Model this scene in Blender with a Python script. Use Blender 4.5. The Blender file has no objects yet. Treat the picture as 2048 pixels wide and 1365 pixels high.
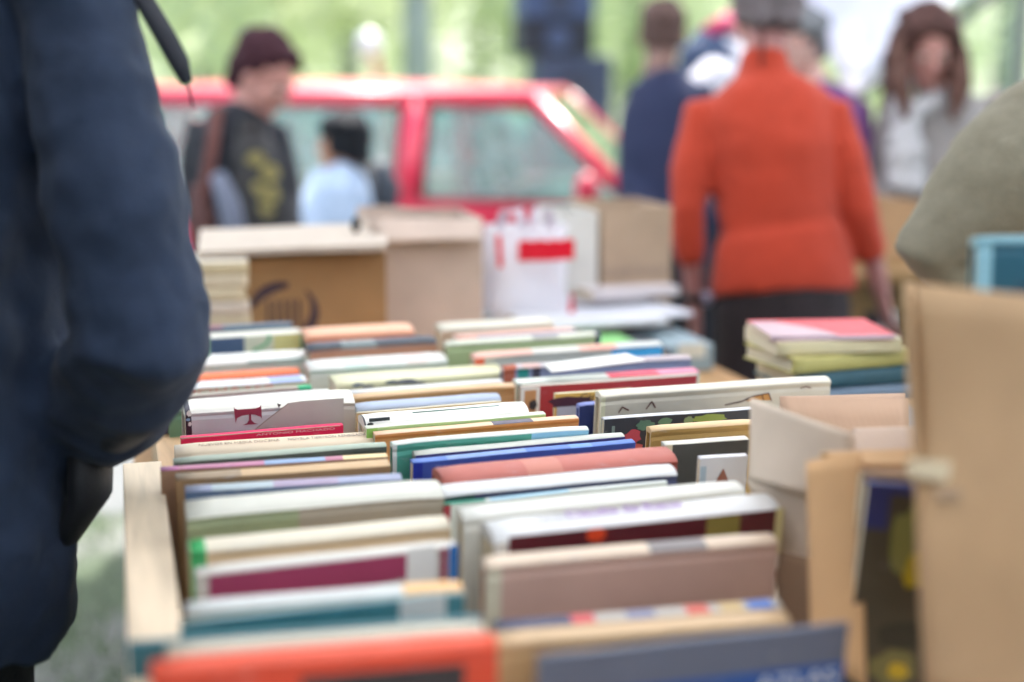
import bpy, bmesh, math, random
from mathutils import Vector, Matrix, noise
S = bpy.context.scene
R = math.radians
random.seed(7)
# ------------------------------------------------------------------ camera
CAM = Vector((0, 0, 1.38)); YAW = 15.4; PITCH = 10.6
FPX = 50 / 36 * 2048
cd = bpy.data.cameras.new('camera'); cam = bpy.data.objects.new('camera', cd); S.collection.objects.link(cam)
cam.location = CAM; cam.rotation_euler = (R(90 - PITCH), 0, R(-YAW))
cd.lens = 50; cd.sensor_width = 36; cd.clip_start = 0.05; cd.clip_end = 2000
cd.dof.use_dof = True; cd.dof.focus_distance = 1.76; cd.dof.aperture_fstop = 1.4; cd.dof.aperture_blades = 0
S.camera = cam
# ------------------------------------------------------------------ light
SUN_EL, SUN_AZ = 58, 25
w = bpy.data.worlds.new('World'); S.world = w; w.use_nodes = True
nt = w.node_tree; bg = nt.nodes['Background']
sky = nt.nodes.new('ShaderNodeTexSky'); sky.sky_type = 'NISHITA'; sky.sun_disc = False
sky.sun_elevation = R(SUN_EL); sky.sun_rotation = R(SUN_AZ); sky.air_density = 1.0; sky.dust_density = 3.0; sky.ozone_density = 0.6
nt.links.new(sky.outputs[0], bg.inputs[0]); bg.inputs[1].default_value = 0.15
ld = bpy.data.lights.new('sun', 'SUN'); lo = bpy.data.objects.new('sun', ld); S.collection.objects.link(lo)
ld.energy = 3.6; ld.angle = R(2); ld.color = (1, 0.965, 0.9)
lo.rotation_euler = (R(90 - SUN_EL), 0, R(180 - SUN_AZ)); lo.location = (0, 0, 30)
S.view_settings.view_transform = 'Standard'; S.view_settings.look = 'None'
S.view_settings.exposure = 1.65; S.view_settings.gamma = 1
S.render.engine = 'CYCLES'; S.cycles.use_denoising = True
S.cycles.max_bounces = 8; S.cycles.transparent_max_bounces = 12

# ------------------------------------------------------------------ projection helpers (photo pixels, 2048 wide)
_ps, _pc = math.sin(R(PITCH)), math.cos(R(PITCH)); _ys, _yc = math.sin(R(YAW)), math.cos(R(YAW))
FW = Vector((_ys * _pc, _yc * _pc, -_ps)); RT = Vector((_yc, -_ys, 0)); UP = Vector((_ys * _ps, _yc * _ps, _pc))
def ray(x, y): return FW + RT * ((x - 1024) / FPX) + UP * (-(y - 682.5) / FPX)
def pt(x, y, d): return CAM + ray(x, y) * d
def ptz(x, y, z):
    r = ray(x, y); return CAM + r * ((z - CAM.z) / r.z)

# ------------------------------------------------------------------ materials
def lin(c):
    if isinstance(c, str):
        c = c.lstrip('#'); c = [int(c[i:i + 2], 16) / 255 for i in (0, 2, 4)]
        c = [(v / 12.92 if v <= .04045 else ((v + .055) / 1.055) ** 2.4) for v in c]
    return tuple(c)
_mats = {}
def mat(c, kind='paper', rough=.6):
    key = (c if isinstance(c, str) else tuple(c), kind, rough)
    if key in _mats: return _mats[key]
    c3 = lin(c)
    if kind in ('cover', 'paper', 'pages') and min(c3) > .45: c3 = (c3[0] * .90, c3[1] * .875, c3[2] * .81)      # used paper is never pure white
    m = bpy.data.materials.new(kind + '_' + (c if isinstance(c, str) else 'tone')); m.use_nodes = True
    n = m.node_tree.nodes; L = m.node_tree.links; p = n['Principled BSDF']
    p.inputs['Base Color'].default_value = (*c3, 1); p.inputs['Roughness'].default_value = rough
    def N(t, **k):
        o = n.new(t)
        for a, b in k.items(): setattr(o, a, b)
        return o
    tc = N('ShaderNodeTexCoord')
    def noise_mix(scale, amount, dark, light, detail=4, vec=None, stretch=None):
        nz = N('ShaderNodeTexNoise'); nz.inputs['Scale'].default_value = scale; nz.inputs['Detail'].default_value = detail
        src = tc.outputs['Object'] if vec is None else vec
        if stretch:
            mp = N('ShaderNodeMapping'); mp.inputs['Scale'].default_value = stretch; L.new(src, mp.inputs[0]); src = mp.outputs[0]
        L.new(src, nz.inputs['Vector'])
        cr = N('ShaderNodeValToRGB'); e = cr.color_ramp.elements
        e[0].position = .5 - amount; e[1].position = .5 + amount
        e[0].color = (*[min(1, v * dark) for v in c3], 1); e[1].color = (*[min(1, v * light) for v in c3], 1)
        L.new(nz.outputs[0], cr.inputs[0]); L.new(cr.outputs[0], p.inputs['Base Color']); return nz, cr
    def bump(h, strength, dist):
        b = N('ShaderNodeBump'); b.inputs['Strength'].default_value = strength; b.inputs['Distance'].default_value = dist
        L.new(h, b.inputs['Height']); L.new(b.outputs[0], p.inputs['Normal'])
    if kind == 'paper':
        noise_mix(22, .3, .86, 1.08); nz = N('ShaderNodeTexNoise'); nz.inputs['Scale'].default_value = 350; L.new(tc.outputs['Object'], nz.inputs[0]); bump(nz.outputs[0], .25, .0006)
    elif kind == 'cover':
        n0, c0 = noise_mix(14, .35, .84, 1.1, 6)
        ns = N('ShaderNodeTexNoise'); ns.inputs['Scale'].default_value = 70; ns.inputs['Detail'].default_value = 9; ns.inputs['Roughness'].default_value = .75
        mp = N('ShaderNodeMapping'); mp.inputs['Scale'].default_value = (.35, 1, 1); L.new(tc.outputs['Object'], mp.inputs[0]); L.new(mp.outputs[0], ns.inputs['Vector'])
        rs = N('ShaderNodeValToRGB'); rs.color_ramp.elements[0].position = .60; rs.color_ramp.elements[1].position = .70
        rs.color_ramp.elements[0].color = (0, 0, 0, 1); rs.color_ramp.elements[1].color = (.55, .55, .55, 1); L.new(ns.outputs[0], rs.inputs[0])
        mxw = N('ShaderNodeMix'); mxw.data_type = 'RGBA'; L.new(rs.outputs[0], mxw.inputs[0]); L.new(c0.outputs[0], mxw.inputs[6])
        mxw.inputs[7].default_value = (*[v * .45 + .27 for v in c3], 1); L.new(mxw.outputs[2], p.inputs['Base Color'])
        nz = N('ShaderNodeTexNoise'); nz.inputs['Scale'].default_value = 60; nz.inputs['Detail'].default_value = 5
        L.new(tc.outputs['Object'], nz.inputs[0]); bump(nz.outputs[0], .2, .001)
        mr = N('ShaderNodeMapRange'); mr.inputs[3].default_value = rough - .12; mr.inputs[4].default_value = rough + .15
        L.new(nz.outputs[0], mr.inputs[0]); L.new(mr.outputs[0], p.inputs['Roughness'])
    elif kind == 'pages':
        noise_mix(3, .3, .72, 1.08, 2, stretch=(1, 420, 1))
    elif kind == 'card':
        noise_mix(7, .22, .80, 1.08, 8); wv = N('ShaderNodeTexWave'); wv.inputs['Scale'].default_value = 45; wv.inputs['Distortion'].default_value = .6
        L.new(tc.outputs['Object'], wv.inputs[0]); bump(wv.outputs[0], .06, .0012)
    elif kind == 'wood':
        nz, cr = noise_mix(3, .28, .66, 1.1, 8, stretch=(14, 1.2, 14)); bump(nz.outputs[0], .4, .002)
        nz.inputs['Distortion'].default_value = .8
    elif kind == 'cloth':
        noise_mix(60, .35, .86, 1.12, 5); nz = N('ShaderNodeTexNoise'); nz.inputs['Scale'].default_value = 260; L.new(tc.outputs['Object'], nz.inputs[0]); bump(nz.outputs[0], .5, .002)
        p.inputs['Sheen Weight'].default_value = .05; p.inputs['Sheen Roughness'].default_value = .5
    elif kind == 'knit':
        noise_mix(7, .35, .85, 1.1, 5); wv = N('ShaderNodeTexWave'); wv.inputs['Scale'].default_value = 42; wv.inputs['Distortion'].default_value = 1.2
        L.new(tc.outputs['Object'], wv.inputs[0]); bump(wv.outputs[0], .4, .003); p.inputs['Sheen Weight'].default_value = .1
    elif kind == 'skin':
        noise_mix(25, .3, .88, 1.1, 4); p.inputs['Subsurface Weight'].default_value = .08; p.inputs['Subsurface Radius'].default_value = (.02, .008, .004)
    elif kind == 'hair':
        noise_mix(40, .25, .5, 1.5, 3, stretch=(6, 6, 1)); p.inputs['Roughness'].default_value = .75; p.inputs['Specular IOR Level'].default_value = .2
    elif kind == 'paint':
        p.inputs['Coat Weight'].default_value = .8; p.inputs['Coat Roughness'].default_value = .3; p.inputs['Roughness'].default_value = .35
        noise_mix(2, .4, .94, 1.04)
    elif kind == 'leaf':
        noise_mix(1.3, .3, .72, 1.3, 5); p.inputs['Transmission Weight'].default_value = 0
        tr = N('ShaderNodeBsdfTranslucent'); tr.inputs[0].default_value = (*[min(1, v * 1.5) for v in c3], 1)
        mx = N('ShaderNodeMixShader'); mx.inputs[0].default_value = .6
        L.new(p.outputs[0], mx.inputs[1]); L.new(tr.outputs[0], mx.inputs[2]); L.new(mx.outputs[0], n['Material Output'].inputs[0])
    elif kind == 'bark':
        nz, cr = noise_mix(6, .25, .6, 1.25, 8, stretch=(3, 3, .6)); bump(nz.outputs[0], .6, .02)
    elif kind == 'glass':
        tb = N('ShaderNodeBsdfTransparent'); tb.inputs[0].default_value = (*c3, 1)
        gl = N('ShaderNodeBsdfGlossy'); gl.inputs['Roughness'].default_value = .02; gl.inputs[0].default_value = (.9, 1, 1, 1)
        fr = N('ShaderNodeLayerWeight'); fr.inputs[0].default_value = .35
        mr = N('ShaderNodeMapRange'); mr.inputs[3].default_value = .06; mr.inputs[4].default_value = .8
        mx = N('ShaderNodeMixShader'); L.new(fr.outputs['Facing'], mr.inputs[0]); L.new(mr.outputs[0], mx.inputs[0])
        L.new(tb.outputs[0], mx.inputs[1]); L.new(gl.outputs[0], mx.inputs[2]); L.new(mx.outputs[0], n['Material Output'].inputs[0])
    elif kind == 'awning_cloth':
        noise_mix(3, .3, .95, 1.02); p.inputs['Roughness'].default_value = .8
        tr = N('ShaderNodeBsdfTranslucent'); tr.inputs[0].default_value = (*c3, 1)
        mx = N('ShaderNodeMixShader'); mx.inputs[0].default_value = .68
        L.new(p.outputs[0], mx.inputs[1]); L.new(tr.outputs[0], mx.inputs[2]); L.new(mx.outputs[0], n['Material Output'].inputs[0])
    elif kind == 'plastic_film':
        noise_mix(10, .3, .93, 1.05); p.inputs['Roughness'].default_value = .3
        tr = N('ShaderNodeBsdfTranslucent'); tr.inputs[0].default_value = (*c3, 1)
        mx = N('ShaderNodeMixShader'); mx.inputs[0].default_value = .4
        L.new(p.outputs[0], mx.inputs[1]); L.new(tr.outputs[0], mx.inputs[2]); L.new(mx.outputs[0], n['Material Output'].inputs[0])
    _mats[key] = m
    return m

# ------------------------------------------------------------------ object helpers
def link(o, parent=None):
    S.collection.objects.link(o)
    if parent: o.parent = parent
    return o
def tag(o, label, cat, group=None):
    o['label'] = label; o['category'] = cat
    if group: o['group'] = group
    return o
def thing(name, label, cat, loc=(0, 0, 0), group=None, rotz=0):
    o = bpy.data.objects.new(name, None); o.empty_display_size = .1; link(o); o.location = loc; o.rotation_euler.z = rotz
    return tag(o, label, cat, group)
def obj(name, bm, mats, parent=None, smooth=False, world=False):
    """one mesh object; world=True: the geometry is in world space and is moved into the parent's frame"""
    me = bpy.data.meshes.new(name)
    if isinstance(mats, (list, tuple)):
        for m in mats: me.materials.append(m)
    else: me.materials.append(mats)
    if world and parent is not None:
        M = parent.matrix_basis.inverted(); bmesh.ops.transform(bm, matrix=M, verts=bm.verts)
    bm.to_mesh(me); bm.free()
    if smooth:
        me.polygons.foreach_set('use_smooth', [True] * len(me.polygons))
        if smooth == 'auto': me.set_sharp_from_angle(angle=R(35))
    return link(bpy.data.objects.new(name, me), parent)
def struct(o): o['kind'] = 'structure'; return o
def hexa(bm, c8, mi=0):
    v = [bm.verts.new(c) for c in c8]
    for f in ((0, 3, 2, 1), (4, 5, 6, 7), (0, 1, 5, 4), (1, 2, 6, 5), (2, 3, 7, 6), (3, 0, 4, 7)):
        fc = bm.faces.new([v[i] for i in f]); fc.material_index = mi
    return v
def box(bm, x0, x1, y0, y1, z0, z1, mi=0, bev=0):
    v = hexa(bm, [(x0, y0, z0), (x1, y0, z0), (x1, y1, z0), (x0, y1, z0), (x0, y0, z1), (x1, y0, z1), (x1, y1, z1), (x0, y1, z1)], mi)
    if bev:
        es = {e for a in v for e in a.link_edges}
        bmesh.ops.bevel(bm, geom=list(es), offset=bev, segments=2, affect='EDGES', profile=.5)
def slab(bm, a, b, c, d, th, mi=0, n=8, wob=0., bend=0., seed=0):
    """a sheet with corners a b c d (ccw seen from outside), thickness th towards its back, gently warped"""
    a, b, c, d = map(Vector, (a, b, c, d)); nn = (b - a).cross(d - a).normalized()
    fr, bk = [], []
    for j in range(n + 1):
        for i in range(n + 1):
            u, v = i / n, j / n
            p = a.lerp(b, u).lerp(d.lerp(c, u), v)
            q = p + nn * (wob * noise.noise(p * 6 + Vector((seed, 0, 0))) + bend * math.sin(math.pi * u))
            fr.append(bm.verts.new(q)); bk.append(bm.verts.new(q - nn * th))
    I = lambda i, j: j * (n + 1) + i
    for j in range(n):
        for i in range(n):
            bm.faces.new((fr[I(i, j)], fr[I(i + 1, j)], fr[I(i + 1, j + 1)], fr[I(i, j + 1)])).material_index = mi
            bm.faces.new((bk[I(i, j + 1)], bk[I(i + 1, j + 1)], bk[I(i + 1, j)], bk[I(i, j)])).material_index = mi
    for k in range(n):
        for (p, q) in ((I(k, 0), I(k + 1, 0)), (I(n, k), I(n, k + 1)), (I(k + 1, n), I(k, n)), (I(0, k + 1), I(0, k))):
            bm.faces.new((fr[q], fr[p], bk[p], bk[q])).material_index = mi
def loft(bm, rings, mi=0, cap=True):
    """rings: lists of points of equal length"""
    vs = [[bm.verts.new(p) for p in r] for r in rings]; n = len(vs[0])
    for a, b in zip(vs, vs[1:]):
        for i in range(n):
            bm.faces.new((a[i], a[(i + 1) % n], b[(i + 1) % n], b[i])).material_index = mi
    if cap:
        bm.faces.new(list(reversed(vs[0]))).material_index = mi; bm.faces.new(vs[-1]).material_index = mi
def tube(bm, pts, rad, segs=14, side=(1, 0, 0), mi=0, round_ends=True):
    """tapered tube; rad: (a,b) pairs or numbers, a along 'side', b across"""
    pts = [Vector(p) for p in pts]; rad = [(r, r) if not isinstance(r, (tuple, list)) else r for r in rad]
    rings = []; n = len(pts)
    side = Vector(side)
    def ring(c, t, a, b):
        s = (side - t * side.dot(t))
        if s.length < 1e-4: s = Vector((0, 1, 0)) - t * t.y
        s.normalize(); q = t.cross(s)
        return [c + s * (a * math.cos(k * math.tau / segs)) + q * (b * math.sin(k * math.tau / segs)) for k in range(segs)]
    tang = []
    for i in range(n):
        t = (pts[min(i + 1, n - 1)] - pts[max(i - 1, 0)]); tang.append(t.normalized())
    if round_ends:
        a, b = rad[0]; m = min(a, b)
        for k in (.25, .65): rings.append(ring(pts[0] - tang[0] * m * (1 - k) * .8, tang[0], a * math.sin(k * 1.57) , b * math.sin(k * 1.57)))
    for p, t, (a, b) in zip(pts, tang, rad): rings.append(ring(p, t, a, b))
    if round_ends:
        a, b = rad[-1]; m = min(a, b)
        for k in (.65, .25): rings.append(ring(pts[-1] + tang[-1] * m * (1 - k) * .8, tang[-1], a * math.sin(k * 1.57), b * math.sin(k * 1.57)))
    loft(bm, rings, mi)
def ball(bm, c, r, sub=3, rot=None):
    M = Matrix.Translation(Vector(c)) @ (rot or Matrix()) @ Matrix.Diagonal((*(r if isinstance(r, (tuple, list)) else (r, r, r)), 1))
    bmesh.ops.create_icosphere(bm, subdivisions=sub, radius=1, matrix=M)
def fuse(name, bm, m, parent, voxel=.012, smooth=4, folds=0, fscale=.12, world=False, sharp=1):
    """fuse overlapping lofts into ONE continuous skin"""
    me = bpy.data.meshes.new(name)
    if world and parent is not None: bmesh.ops.transform(bm, matrix=parent.matrix_basis.inverted(), verts=bm.verts)
    bm.to_mesh(me); bm.free(); me.materials.append(m)
    o = link(bpy.data.objects.new(name, me))
    r = o.modifiers.new('r', 'REMESH'); r.mode = 'VOXEL'; r.voxel_size = voxel; r.use_smooth_shade = True
    if smooth: s = o.modifiers.new('s', 'SMOOTH'); s.iterations = smooth; s.factor = .5
    if folds:
        t = bpy.data.textures.new('folds', 'CLOUDS'); t.noise_scale = fscale; t.noise_depth = 2
        d = o.modifiers.new('d', 'DISPLACE'); d.texture = t; d.texture_coords = 'LOCAL'; d.strength = folds; d.mid_level = .5
    dg = bpy.context.evaluated_depsgraph_get(); new = bpy.data.meshes.new_from_object(o.evaluated_get(dg), depsgraph=dg)
    if not new.materials: new.materials.append(m)
    new.name = name; o.modifiers.clear(); o.data = new
    new.polygons.foreach_set('use_smooth', [True] * len(new.polygons))
    if parent: o.parent = parent
    return o
def text_bm(s, size, width=None):
    cu = bpy.data.curves.new('t', 'FONT'); cu.body = s; cu.size = size; cu.align_x = 'CENTER'; cu.align_y = 'CENTER'; cu.extrude = .00012
    o = bpy.data.objects.new('t', cu); S.collection.objects.link(o)
    dg = bpy.context.evaluated_depsgraph_get(); me = bpy.data.meshes.new_from_object(o.evaluated_get(dg))
    bm = bmesh.new(); bm.from_mesh(me); bpy.data.objects.remove(o); bpy.data.meshes.remove(me)
    if width:
        xs = [v.co.x for v in bm.verts]
        if xs: bmesh.ops.scale(bm, vec=(width / (max(xs) - min(xs)), 1, 1), verts=bm.verts)
    return bm
def join(bm, other, M, mi=0):
    bmesh.ops.transform(other, matrix=M, verts=other.verts)
    vm = {v: bm.verts.new(v.co) for v in other.verts}
    for f in other.faces:
        try: bm.faces.new([vm[v] for v in f.verts]).material_index = mi
        except ValueError: pass
    other.free()

# ================================================================== SETTING
def ground():
    bm = bmesh.new(); n = 60; s = 600
    vs = {}
    for j in range(n + 1):
        for i in range(n + 1):
            x = (i / n - .5); y = (j / n - .5); x = math.copysign(abs(x * 2) ** 2.2, x) * s; y = math.copysign(abs(y * 2) ** 2.2, y) * s
            vs[i, j] = bm.verts.new((x, y, 0))
    for j in range(n):
        for i in range(n): bm.faces.new((vs[i, j], vs[i + 1, j], vs[i + 1, j + 1], vs[i, j + 1]))
    m = bpy.data.materials.new('trodden_grass'); m.use_nodes = True; N = m.node_tree.nodes; L = m.node_tree.links; p = N['Principled BSDF']
    tc = N.new('ShaderNodeTexCoord'); a = N.new('ShaderNodeTexNoise'); a.inputs['Scale'].default_value = 2.2; a.inputs['Detail'].default_value = 8
    b = N.new('ShaderNodeTexNoise'); b.inputs['Scale'].default_value = 38; b.inputs['Detail'].default_value = 6
    L.new(tc.outputs['Object'], a.inputs[0]); L.new(tc.outputs['Object'], b.inputs[0])
    r = N.new('ShaderNodeValToRGB'); e = r.color_ramp.elements; e[0].position = .38; e[1].position = .62
    e[0].color = (.09, .125, .07, 1); e[1].color = (.21, .22, .20, 1)
    r2 = N.new('ShaderNodeValToRGB'); e = r2.color_ramp.elements; e[0].position = .35; e[1].position = .7; e[0].color = (.5, .5, .5, 1); e[1].color = (1.15, 1.15, 1.15, 1)
    mx = N.new('ShaderNodeMix'); mx.data_type = 'RGBA'; mx.blend_type = 'MULTIPLY'; mx.inputs[0].default_value = 1
    L.new(a.outputs[0], r.inputs[0]); L.new(b.outputs[0], r2.inputs[0]); L.new(r.outputs[0], mx.inputs[6]); L.new(r2.outputs[0], mx.inputs[7]); L.new(mx.outputs[2], p.inputs['Base Color'])
    p.inputs['Roughness'].default_value = .95
    bp = N.new('ShaderNodeBump'); bp.inputs['Strength'].default_value = .8; bp.inputs['Distance'].default_value = .03; L.new(b.outputs[0], bp.inputs['Height']); L.new(bp.outputs[0], p.inputs['Normal'])
    struct(obj('ground', bm, m))
    # pale gravel path beyond the table's end
    bm = bmesh.new(); P = []
    for i in range(41):
        x = -30 + i * 1.5; P.append((x, 4.55 + .12 * math.sin(x * 1.3), 7.7 + .15 * math.sin(x * .9)))
    v = [(bm.verts.new((x, a, .004)), bm.verts.new((x, b, .004))) for x, a, b in P]
    for q, r in zip(v, v[1:]): bm.faces.new((q[0], r[0], r[1], q[1]))
    struct(obj('path', bm, mat((.15, .16, .16), 'paper', .95)))
    # grass tufts near the table
    bm = bmesh.new()
    for k in range(5200):
        x = random.uniform(-1.6, -.05); y = random.uniform(1.2, 4.6)
        if noise.noise(Vector((x * 1.7, y * 1.7, 0))) < -.12: continue
        a = random.uniform(0, 6.28); h = random.uniform(.015, .06); q = Vector((math.cos(a), math.sin(a), 0)) * .004; t = Vector((x, y, 0)) + Vector((random.gauss(0, .015), random.gauss(0, .015), h))
        b = Vector((x, y, 0)); bm.faces.new([bm.verts.new(b - q), bm.verts.new(b + q), bm.verts.new(t)])
    g = obj('grass', bm, mat((.10, .15, .07), 'leaf')); g['label'] = 'short green grass beside the book table'; g['category'] = 'grass'; g['kind'] = 'stuff'
    # far sunlit meadow bank behind the trees
    bm = bmesh.new(); vs = {}
    for j in range(13):
        for i in range(61):
            x = -90 + i * 3; t = j / 12; y = 34 + t * 50; z = 9 * t ** .8 + .5 * noise.noise(Vector((x * .1, y * .1, 3)))
            vs[i, j] = bm.verts.new((x, y, z * (t > 0) - .02))
    for j in range(12):
        for i in range(60): bm.faces.new((vs[i, j], vs[i + 1, j], vs[i + 1, j + 1], vs[i, j + 1]))
    struct(obj('hill', bm, mat((.46, .51, .36), 'leaf'), smooth=True))
ground()

bm = bmesh.new(); P = [(-60 + i * 4, 8.6 + .3 * math.sin(i)) for i in range(31)]
vv = [(bm.verts.new((x, y, .006)), bm.verts.new((x, 35, .006))) for x, y in P]
for q_, r_ in zip(vv, vv[1:]): bm.faces.new((q_[0], r_[0], r_[1], q_[1]))
struct(obj('lawn', bm, mat((.22, .29, .15), 'paper', .95)))

def tree(px, d, H, R0, crown_z, tone, label, trunk_r=.14, bark=(.40, .43, .37), n=4200, leaf=.16, lean=0):
    base = pt(px, 150, d); base.z = 0
    t = thing('tree', label, 'tree', base, 'trees behind the book market')
    bm = bmesh.new(); top = Vector((lean, 0, H * .85))
    tube(bm, [(0, 0, -.05), (lean * .2, 0, H * .25), (lean * .5, .05, H * .55), top], [trunk_r * 1.3, trunk_r, trunk_r * .75, trunk_r * .25], 10, round_ends=False)
    rnd = random.Random(int(px * 7 + d)); br = []
    for k in range(9):
        z = H * rnd.uniform(.3, .8); a = rnd.uniform(0, 6.28); l = R0 * rnd.uniform(.5, .95); s = Vector((lean * z / H, 0, z))
        e = s + Vector((math.cos(a) * l, math.sin(a) * l, l * rnd.uniform(-.1, .5))); br.append(e)
        tube(bm, [s, s.lerp(e, .5) + Vector((0, 0, .1)), e], [trunk_r * .4, trunk_r * .25, trunk_r * .1], 6, round_ends=False)
    obj('trunk', bm, mat(bark, 'bark', .9), t, True)
    bm = bmesh.new(); blobs = []
    for k in range(26):
        a = rnd.uniform(0, 6.28); rr = R0 * math.sqrt(rnd.random()); z = rnd.uniform(crown_z, H)
        blobs.append((Vector((math.cos(a) * rr, math.sin(a) * rr, z)), R0 * rnd.uniform(.22, .42)))
    for k in range(n):
        c, r = rnd.choice(blobs); v = Vector((rnd.gauss(0, 1), rnd.gauss(0, 1), rnd.gauss(0, 1))).normalized() * r * rnd.uniform(.55, 1.05)
        p = c + v; s = leaf * rnd.uniform(.6, 1.4)
        u = Vector((rnd.gauss(0, 1), rnd.gauss(0, 1), rnd.gauss(0, .6))).normalized(); q = u.orthogonal().normalized()
        bm.faces.new([bm.verts.new(p - u * s), bm.verts.new(p - q * s * .45), bm.verts.new(p + u * s), bm.verts.new(p + q * s * .45)])
    obj('crown', bm, mat(tone, 'leaf'), t)
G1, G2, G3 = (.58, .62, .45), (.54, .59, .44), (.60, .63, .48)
tree(60, 15, 6.5, 2.6, 1.0, G1, 'bright green broad tree hidden mostly behind the navy jacket', n=3500)
tree(400, 17, 7, 2.4, 1.5, G3, 'pale fresh green tree rising above the dark-haired woman')
tree(560, 24, 8, 3.6, .9, G1, 'wide light green tree beyond the rear end of the red car')
tree(835, 15, 8, 1.6, 3.2, G2, 'tree with bare pale grey trunk standing above the car roof', .16, (.46, .48, .45), 2200)
tree(700, 21, 7, 3.0, 1.1, G3, 'yellow green tree beside the white globe')
tree(960, 25, 8, 3.4, .9, G1, 'light green tree between pale trunk and speaker tower')
tree(1260, 20, 7, 2.6, .8, G2, 'mid green tree between the speaker tower and the bald head')
tree(1500, 24, 8, 3.6, .8, G3, 'soft green tree behind the grey-haired woman in orange')
tree(2010, 16, 7, 2.6, .6, G1, 'bright green tree beyond the long-haired woman')
tree(1700, 28, 9, 4.0, .9, G2, 'deep green tree behind the white canopy')

# ================================================================== TABLE AND BOOK TRAYS
TZ = .775
def table(name, label, x0, x1, y0, y1, z, tone='#b08a5c', legs=True, rotz=0, th=.03):
    c = ((x0 + x1) / 2, (y0 + y1) / 2); t = thing(name, label, 'table', (c[0], c[1], 0), None, rotz)
    hx, hy = (x1 - x0) / 2, (y1 - y0) / 2; m = mat(tone, 'wood')
    bm = bmesh.new(); box(bm, -hx, hx, -hy, hy, z - th, z, bev=.003); obj('table_top', bm, m, t)
    for sx in (-1, 1):
        for sy in (-1, 1):
            bm = bmesh.new(); box(bm, sx * (hx - .05) - .025, sx * (hx - .05) + .025, sy * (hy - .08) - .025, sy * (hy - .08) + .025, 0, z - th - .001, bev=.003); obj('leg', bm, m, t)
    bm = bmesh.new(); box(bm, -hx + .08, hx - .08, -hy + .1, -hy + .12, z - th - .09, z - th - .001); obj('apron', bm, m, t)
    return t
table('trestle_table', 'wooden trestle table under the front tray of upright books', .0, 1.75, .55, 2.42, TZ)
table('trestle_table', 'narrower wooden table under the pale pile and the cartons at the far end', .012, 1.2, 2.424, 3.5, TZ)
def tray(label, x0, x1, y0, y1, zt, tone='#e8cfa2'):
    t = thing('book_tray', label, 'tray', ((x0 + x1) / 2, (y0 + y1) / 2, TZ + .001), 'wooden book trays')
    hx, hy, h = (x1 - x0) / 2, (y1 - y0) / 2, zt - TZ; m = mat(tone, 'wood')
    for n, b in (('side_board', (-hx, -hx + .045, -hy, hy, 0, h)), ('side_board', (hx - .02, hx, -hy, hy, 0, h * .3)),
                 ('end_board', (-hx + .0455, hx - .0205, hy - .02, hy, 0, h * .45)), ('end_board', (-hx + .0455, hx - .0205, -hy, -hy + .02, 0, h * .45)),
                 ('floor_board', (-hx + .0455, hx - .0205, -hy + .0205, hy - .0205, 0, .008))):
        bm = bmesh.new(); box(bm, *b, bev=.002); obj(n, bm, m, t)
tray('pale pine tray with scuffed edge board in front', -.012, 1.2, .72, 1.70, .925, '#efd9bb')
tray('second pale tray starting beside the green-spined book', .03, .985, 1.715, 3.02, .90, '#dcb68a')

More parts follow.
